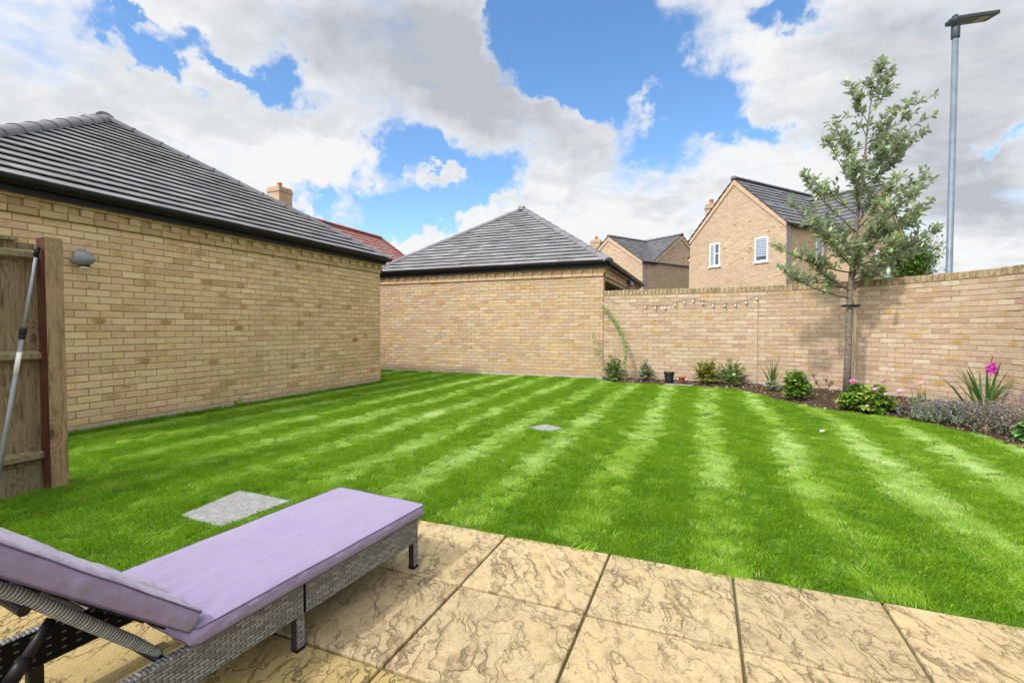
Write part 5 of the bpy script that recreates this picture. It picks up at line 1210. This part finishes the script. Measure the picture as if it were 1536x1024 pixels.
def window(root, O, A, N, a, z0, w, h, kind='blind'):
    """white framed window on the wall plane O + A a; N points out of the wall"""
    O, A, N = Vector(O), Vector(A).normalized(), Vector(N).normalized(); f = MB()
    Q = lambda u, n, z: Vector((*(O + A*(a+u) + N*n), z))
    def bx(mb, u0, u1, n0, n1, za, zb):
        i = [mb.vert(Q(*q)) for q in ((u0,n0,za),(u1,n0,za),(u1,n1,za),(u0,n1,za),(u0,n0,zb),(u1,n0,zb),(u1,n1,zb),(u0,n1,zb))]
        for q in ((0,3,2,1),(4,5,6,7),(0,1,5,4),(1,2,6,5),(2,3,7,6),(3,0,4,7)): mb.face([i[k] for k in q])
    t_ = .06
    bx(f, 0, t_, .004, .03, z0, z0+h); bx(f, w-t_, w, .004, .03, z0, z0+h); bx(f, t_, w-t_, .004, .03, z0+h-t_, z0+h); bx(f, t_, w-t_, .004, .03, z0, z0+t_)
    if kind == 'two': bx(f, w/2-.03, w/2+.03, .004, .032, z0+t_, z0+h-t_); bx(f, t_, w/2-.03, .004, .028, z0+h*.52, z0+h*.52+.03)
    fo = f.build('window', M['white_upvc'], root)
    g = MB(); bx(g, t_, w-t_, .003, .012, z0+t_, z0+h-t_); g.build('pane', M['glass'], fo)
    if kind in ('blind', 'two'):
        bl = MB(); zz = z0 + t_ + .02; lo_, hi_ = (t_+.02, w-t_-.02) if kind == 'blind' else (w/2+.05, w-t_-.02)
        top_ = z0+h-t_-.01; zz = z0 + h * (.22 if kind == 'blind' else .1)
        while zz < top_: bx(bl, lo_, hi_, .013, .018, zz, min(top_, zz + .06)); zz += .085
        bl.build('blind', M['blind'], fo)
    s_ = MB(); bx(s_, -.04, w+.04, .002, .06, z0-.05, z0-.004); s_.build('sill', M['white_upvc'], fo)
def chimney(root, p, w, z0, z1, pots=1, label=None):
    b = MB(); h = w/2; x, y = p; b.box((x-h, y-h, z0), (x+h, y+h, z1-.2)); b.box((x-h-.03, y-h-.03, z1-.2), (x+h+.03, y+h+.03, z1-.08)); b.box((x-h, y-h, z1-.08), (x+h, y+h, z1)); c_ = b.build('chimney', M['brick_far'], root)
    q = MB()
    for k in range(pots): q.lathe([(.09, z1-.01), (.10, z1 + .02), (.085, z1 + .18), (.10, z1 + .2), (.10, z1+.23)], c=(x + (k - (pots-1)/2) * .3, y, 0), n=12)
    q.build('chimney_pot', M['terracotta'], c_)
th = R(29); bA2 = lambda: fw(-math.sin(th), math.cos(th)); aB = fw(-math.sin(th), math.cos(th)); bB = fw(math.cos(th), math.sin(th)); OB = fw(10.2, 17.7)
hb = thing('brick_house', 'tan brick house with steep gable and two white windows rising behind the garden wall', 'house', (0, 0, 0), 'brick houses beyond the wall')
P, e2 = gable_block(hb, OB, aB, bB, 4.4, 8., 5.02, 7.16)
window(hb, OB, aB, -bB, .69, 3.65, .55, .95, 'blind'); window(hb, OB, aB, -bB, 2.82, 3.71, .53, .98, 'two')
window(hb, OB, bB, -aB, 1.93, 3.64, .5, .92, 'blind')
OW = OB - aB * 1.0 + bB * 2.66
P2, _ = gable_block(hb, OW, bB, aB, 4.0, 3.2, 4.85, 6.75, roof_name='wing_roof')
window(hb, OW, bB, -aB, 1.7, 3.2, .6, .95, 'blind')
OX = OB + aB * 4.41 + bB * 1.3
gable_block(hb, OX, aB, bB, 1.15, 2.6, 4.45, 4.75, roof_name='lean_roof')
b = MB(); q0 = OB - aB * .05 + bB * .12; b.tube([(q0.x, q0.y, 0), (q0.x, q0.y, 4.88)], .042, 8); b.build('downpipe', M['lead'], hb)
q1, q2 = OB - aB * .15 - bB * .08, OB - aB * .15 + bB * 2.55; b = MB(); b.tube([(*q1, 4.90), (*q2, 4.90)], .06, 8); b.build('gutter', M['black_plastic'], hb)
q = OB + aB * 4.05 + bB * .95; chimney(hb, q, .5, 4.6, 6.65)
cq = lambda a, b_, z: (*(OB + aB * a + bB * b_), z)
b = MB(); b.poly([cq(4.41, 0, 2.58), cq(7, 0, 1.95), cq(7, 0, -.1), cq(4.41, 0, -.1)]); b.poly([cq(7, 0, -.1), cq(7, 0, 1.95), cq(7, 1.6, 2.5), cq(7, 1.6, -.1)]); b.build('conservatory_wall', M['brick_far'], hb)
b = MB(); b.tube([cq(4.41, 1.62, 3.42), cq(7, 1.62, 2.57)], .09, 6); b.build('conservatory_ridge', M['verge'], hb)
b = MB(); b.poly([cq(4.42, -.05, 2.6), cq(7, -.05, 2.0), cq(7, 1.55, 2.52), cq(4.42, 1.55, 3.36)]); cg = b.build('conservatory_glass', M['glass'], hb)
b = MB()
for k in range(5): b.tube([cq(4.6 + k * .55, -.06, 2.58 - k * .128), cq(4.6 + k * .55, 1.55, 3.33 - k * .178)], .035, 6)
b.build('conservatory_bar', M['white_upvc'], hb)
hc = thing('brick_house', 'more distant tan brick house with two gables meeting in a grey roof valley', 'house', (0, 0, 0), 'brick houses beyond the wall')
t2 = R(35); aC = fw(-math.sin(t2), math.cos(t2)); bC = fw(math.cos(t2), math.sin(t2)); OC = fw(7.14, 26.)
gable_block(hc, OC, aC, bC, 5.0, 6.5, 4.72, 6.42)
gable_block(hc, OC + bC * .9 + aC * .05, bC, aC, 5.2, 6., 4.74, 6.5, roof_name='wing_roof')
b = MB(); q0 = OC - aC * .06 + bC * .2; b.tube([(q0.x, q0.y, 0), (q0.x, q0.y, 4.6)], .045, 8); b.build('downpipe', M['lead'], hc)
b = MB(); q1, q2 = OC - aC * .12 - bC * .1, OC - aC * .12 + bC * 1.1; b.tube([(*q1, 4.66), (*q2, 4.66)], .06, 8); b.build('gutter', M['black_plastic'], hc)
q = fw(5.35, 30.2); chimney(hc, q, .6, 4.5, 6.6)
# red-tiled house behind the left garage
hd_ = thing('brick_house', 'house with red tiled hip roof and tan chimney behind the left garage', 'house', (0, 0, 0), 'brick houses beyond the wall')
X0, X1, Y0, Y1, ev, rg = -18.4, -14.4, 11.5, 23.4, 3.95, 5.96
w = MB(); w.box((X0 + .2, Y0 + .2, -.1), (X1 - .2, Y1 - .2, ev)); w.build('wall', M['brick_far'], hd_)
r = MB(); hf = (X1 - X0) / 2; rs = rg - ev; sl = math.hypot(hf, rs); c_ = hf / sl
tile_face(r, (X1, Y0, ev), (0, 1, 0), (-hf, 0, rs), Y1 - Y0, sl, .24, .28, [(1, -c_, 0), (-1, -c_, Y1 - Y0)], th=.03, seed=9)
tile_face(r, (X0, Y0, ev), (0, 1, 0), (hf, 0, rs), Y1 - Y0, sl, .24, .28, [(1, -c_, 0), (-1, -c_, Y1 - Y0)], th=.03, seed=10)
tile_face(r, (X0, Y1, ev), (1, 0, 0), (0, -hf, rs), X1 - X0, sl, .24, .28, [(1, -c_, 0), (-1, -c_, X1 - X0)], th=.03, seed=11)
tile_face(r, (X0, Y0, ev), (1, 0, 0), (0, hf, rs), X1 - X0, sl, .24, .28, [(1, -c_, 0), (-1, -c_, X1 - X0)], th=.03, seed=12)
r.build('roof', M['tile_red'], hd_)
c_ = MB(); cap_run(c_, (X0 + hf, Y0 + hf, rg + .05), (X0 + hf, Y1 - hf, rg + .05), wid=.13, r=.1)
for cx, cy, ay in ((X0, Y0, Y0 + hf), (X1, Y0, Y0 + hf), (X0, Y1, Y1 - hf), (X1, Y1, Y1 - hf)): cap_run(c_, (cx, cy, ev + .04), (X0 + hf, ay, rg + .05), wid=.12, r=.09)
c_.build('ridge_cap', M['tile_red'], hd_)
chimney(hd_, (-16.4, 14.8), .66, 5.2, 6.85)

# ------------------------------------------------------------------ world, sun, camera
to_sun = Vector((-.30, -.60, .74)).normalized()
el = math.asin(to_sun.z); az = math.atan2(to_sun.x, to_sun.y)
W = bpy.data.worlds.new('World'); S.world = W; W.use_nodes = True; t = NT(W.node_tree)
bg = W.node_tree.nodes['Background']
sk = t.k.new('ShaderNodeTexSky'); sk.sky_type = 'NISHITA'; sk.sun_disc = False; sk.sun_elevation = el; sk.sun_rotation = az; sk.air_density = 1.; sk.dust_density = .6; sk.ozone_density = 2.
dr = t.k.new('ShaderNodeTexCoord').outputs['Generated']; dr = t.vm('NORMALIZE', dr); x, y, z = t.xyz(dr)
azd = t.m('MULTIPLY', t.m('ARCTAN2', x, y), 180 / math.pi); eld = t.m('MULTIPLY', t.m('ARCSINE', z), 180 / math.pi)
w1 = t.vm('SUBTRACT', t.noise(dr, 5.5, 6, .62, color=True), (.5, .5, .5)); w2 = t.vm('SUBTRACT', t.noise(dr, 22, 5, .6, color=True), (.5, .5, .5))
pos = t.vm('ADD', t.comb(azd, eld, 0.), t.vm('ADD', t.vm('SCALE', w1, scale=13.), t.vm('SCALE', w2, scale=4.5)))
def field(blobs, start, pos=pos):
    acc = start
    for (a, e, rx, ry, ro, s_) in blobs:
        mp = t.k.new('ShaderNodeMapping'); mp.vector_type = 'TEXTURE'; t.put(mp.inputs[0], pos)
        mp.inputs['Location'].default_value = (a, e, 0); mp.inputs['Rotation'].default_value = (0, 0, R(ro)); mp.inputs['Scale'].default_value = (rx, ry, 1000.)
        d2 = t.vm('DOT_PRODUCT', mp.outputs[0], mp.outputs[0]); g = t.m('POWER', .3679, d2); acc = t.m('MULTIPLY_ADD', g, s_, acc)
    return acc
GAPS= [(-21.8, 32.2, 5.2, 3.6, -23.0, -1), (-11.7, 30.9, 9.1, 5.3, -4.0, -1.1), (-14.7, 26.4, 4.7, 4.1, -28.0, -0.8), (-7.8, 26.5, 3.9, 3.3, -8.0, -0.6), (-5.2, 20.2, 4.2, 3.9, -32.0, -0.6), (1.4, 23.5, 4.7, 3.1, -9.0, -0.8), (4.1, 20.0, 3.8, 1.4, -9.0, -0.7), (7.6, 29.4, 2.8, 1.2, -14.0, -0.7), (-32.5, 19.3, 5.3, 2.4, -5.0, -0.9), (-25.8, 16.7, 4.7, 2.7, 4.0, -0.8), (-34.1, 13.7, 6.2, 2.2, 4.0, -1.1), (-27.4, 14.5, 4.6, 1.5, 0.0, -0.4), (-35.9, 19.8, 2.1, 2.8, 4.0, -0.4), (-44.6, 12.6, 2.5, 1.0, -16.0, -0.7), (-59.2, 23.8, 4.2, 1.2, -21.0, -1.3), (-52.4, 25.0, 3.2, 1.0, -29.0, -1.1), (-47.1, 24.2, 3.0, 1.6, -32.0, -1.3), (-57.6, 26.6, 2.2, 1.6, 15.0, -0.6), (-61.5, 26.9, 1.5, 0.5, 18.0, -.9), (23.9, 15.0, 1.1, 0.5, -2.0, -0.6), (-37.5, 11.1, 3.0, 1.1, 4.0, -0.6), (-31.0, 17.5, 2.7, 1.0, -1.0, 0.9), (-33.6, 10.0, 2.3, 1.4, 4.0, 1.4), (-7.1, 23.9, 1.5, 2.4, -4.0, 0.6), (-7.9, 29.2, 1.2, 0.9, -8.0, 0.2), (-1.4, 27.2, 1.6, 1.3, -12.0, 0.2), (-28.2, 30.6, 2.8, 4.9, 4.0, 0.5), (-15.5, 22.6, 5.1, 1.6, -24.0, 0.8), (-42.5, 17.5, 6.1, 4.1, 4.0, 0.3), (-17.8, 11.5, 11.6, 3.5, 0.0, 0.4), (11.8, 21.5, 9.5, 5.6, -15.0, 0.4)]
GREY= [(-32.0, 30.4, 9.8, 3.9, -7.0, 0.7), (-22.6, 24.0, 11.6, 3.6, -21.0, .8), (-38.1, 26.9, 8.1, 3.4, -0.0, 0.5), (20.1, 21.4, 6.8, 5.4, -18.0, 0.4), (22.8, 11.3, 4.6, 2.3, -14.0, 0.8), (15.8, 26.2, 6.1, 2.0, -17.0, 0.35), (-47.0, 29.4, 7.3, 2.4, 13.0, 0.4), (-64.8, 20.7, 7.7, 2.9, -10.0, 0.25), (-41.0, 20.0, 8.1, 1.5, -15.0, 0.3), (18.4, 16.0, 6.1, 2.5, -13.0, 0.5), (-23.8, 30.2, 1.2, 1.5, 0.0, -0.6), (4.0, 28.2, 3.5, 2.9, -14.0, -0.5), (-47.2, 16.6, 9.1, 2.9, -6.0, -0.5), (-62.5, 24.4, 7.8, 2.4, 18.0, -0.25), (-19.4, 11.2, 17.1, 3.9, -4.0, -0.5), (-33.6, 10.3, 3.1, 1.9, 4.0, -1), (6.0, 16.5, 7.8, 3.3, -9.0, -0.4), (-42.5, 16.1, 6.3, 3.5, 4.0, -0.4), (21.7, 7.0, 3.8, 1.4, -7.0, -0.5)]
zz = t.m('ADD', t.m('MAXIMUM', z, 0.), .22)
pl = t.comb(t.m('DIVIDE', x, zz), t.m('DIVIDE', y, zz), 0.)
n1 = t.noise(pl, 1.9, 9, .58, dist=.35); n2 = t.noise(pl, 6.5, 7, .62)
den = t.m('ADD', field(GAPS, .34), t.m('MULTIPLY', t.m('SUBTRACT', n1, .5), 1.25)); den = t.m('ADD', den, t.m('MULTIPLY', t.m('SUBTRACT', n2, .5), .45))
mask = t.ss(t.m('ADD', den, t.m('MULTIPLY', t.m('SUBTRACT', t.noise(pl, 17, 6, .65), .5), .3)), -.2, .40)
pos2 = t.vm('ADD', t.comb(azd, eld, 0.), t.vm('SCALE', w1, scale=9.))
gy = t.m('ADD', field(GREY, .30, pos2), t.m('MULTIPLY', t.m('SUBTRACT', t.noise(pl, 3.2, 8, .6), .5), 1.5))
gy = t.m('ADD', gy, t.m('MULTIPLY', t.m('SUBTRACT', t.noise(pl, 7., 9, .66, dist=.5), .5), 1.15)); gy = t.m('SUBTRACT', gy, t.m('MULTIPLY', t.ss(den, .5, .05), .4))
cc = t.ramp(gy, [(.0, (1.04, 1.04, 1.04)), (.28, (.88, .90, .93)), (.55, (.78, .80, .835)), (.85, (.65, .68, .725)), (1., (.58, .61, .66))])
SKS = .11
sunny = t.ss(t.vm('DOT_PRODUCT', dr, tuple(to_sun)), .3, 1.)          # unseen clouds towards the sun, boosted to throw more light on the walls
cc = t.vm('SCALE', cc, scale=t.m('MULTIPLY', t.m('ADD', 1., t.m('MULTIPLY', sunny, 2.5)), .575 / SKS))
hs = t.k.new('ShaderNodeHueSaturation'); t.put(hs.inputs['Color'], sk.outputs[0]); hs.inputs['Saturation'].default_value = 1.18; hs.inputs['Value'].default_value = 1.4
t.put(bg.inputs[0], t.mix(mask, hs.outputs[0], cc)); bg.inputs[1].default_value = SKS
sd = bpy.data.lights.new('sun', 'SUN'); sd.energy = 2.0; sd.angle = R(3.); sd.color = (1., .95, .87); so = bpy.data.objects.new('sun', sd); COL.objects.link(so); so.rotation_euler = to_sun.to_track_quat('Z', 'Y').to_euler(); so.location = (-5, -10, 14)
cd = bpy.data.cameras.new('camera'); cam = bpy.data.objects.new('camera', cd); COL.objects.link(cam); S.camera = cam
cam.location = (0, 0, 1.085); cam.rotation_euler = (R(90 - 1.69), 0, R(22)); cd.sensor_width = 36; cd.lens = 36 * 710 / 1536; cd.clip_start = .05; cd.clip_end = 2000
S.view_settings.view_transform = 'Standard'; S.view_settings.look = 'None'; S.view_settings.exposure = .64; S.view_settings.gamma = 1
S.render.resolution_x = 1536; S.render.resolution_y = 1024
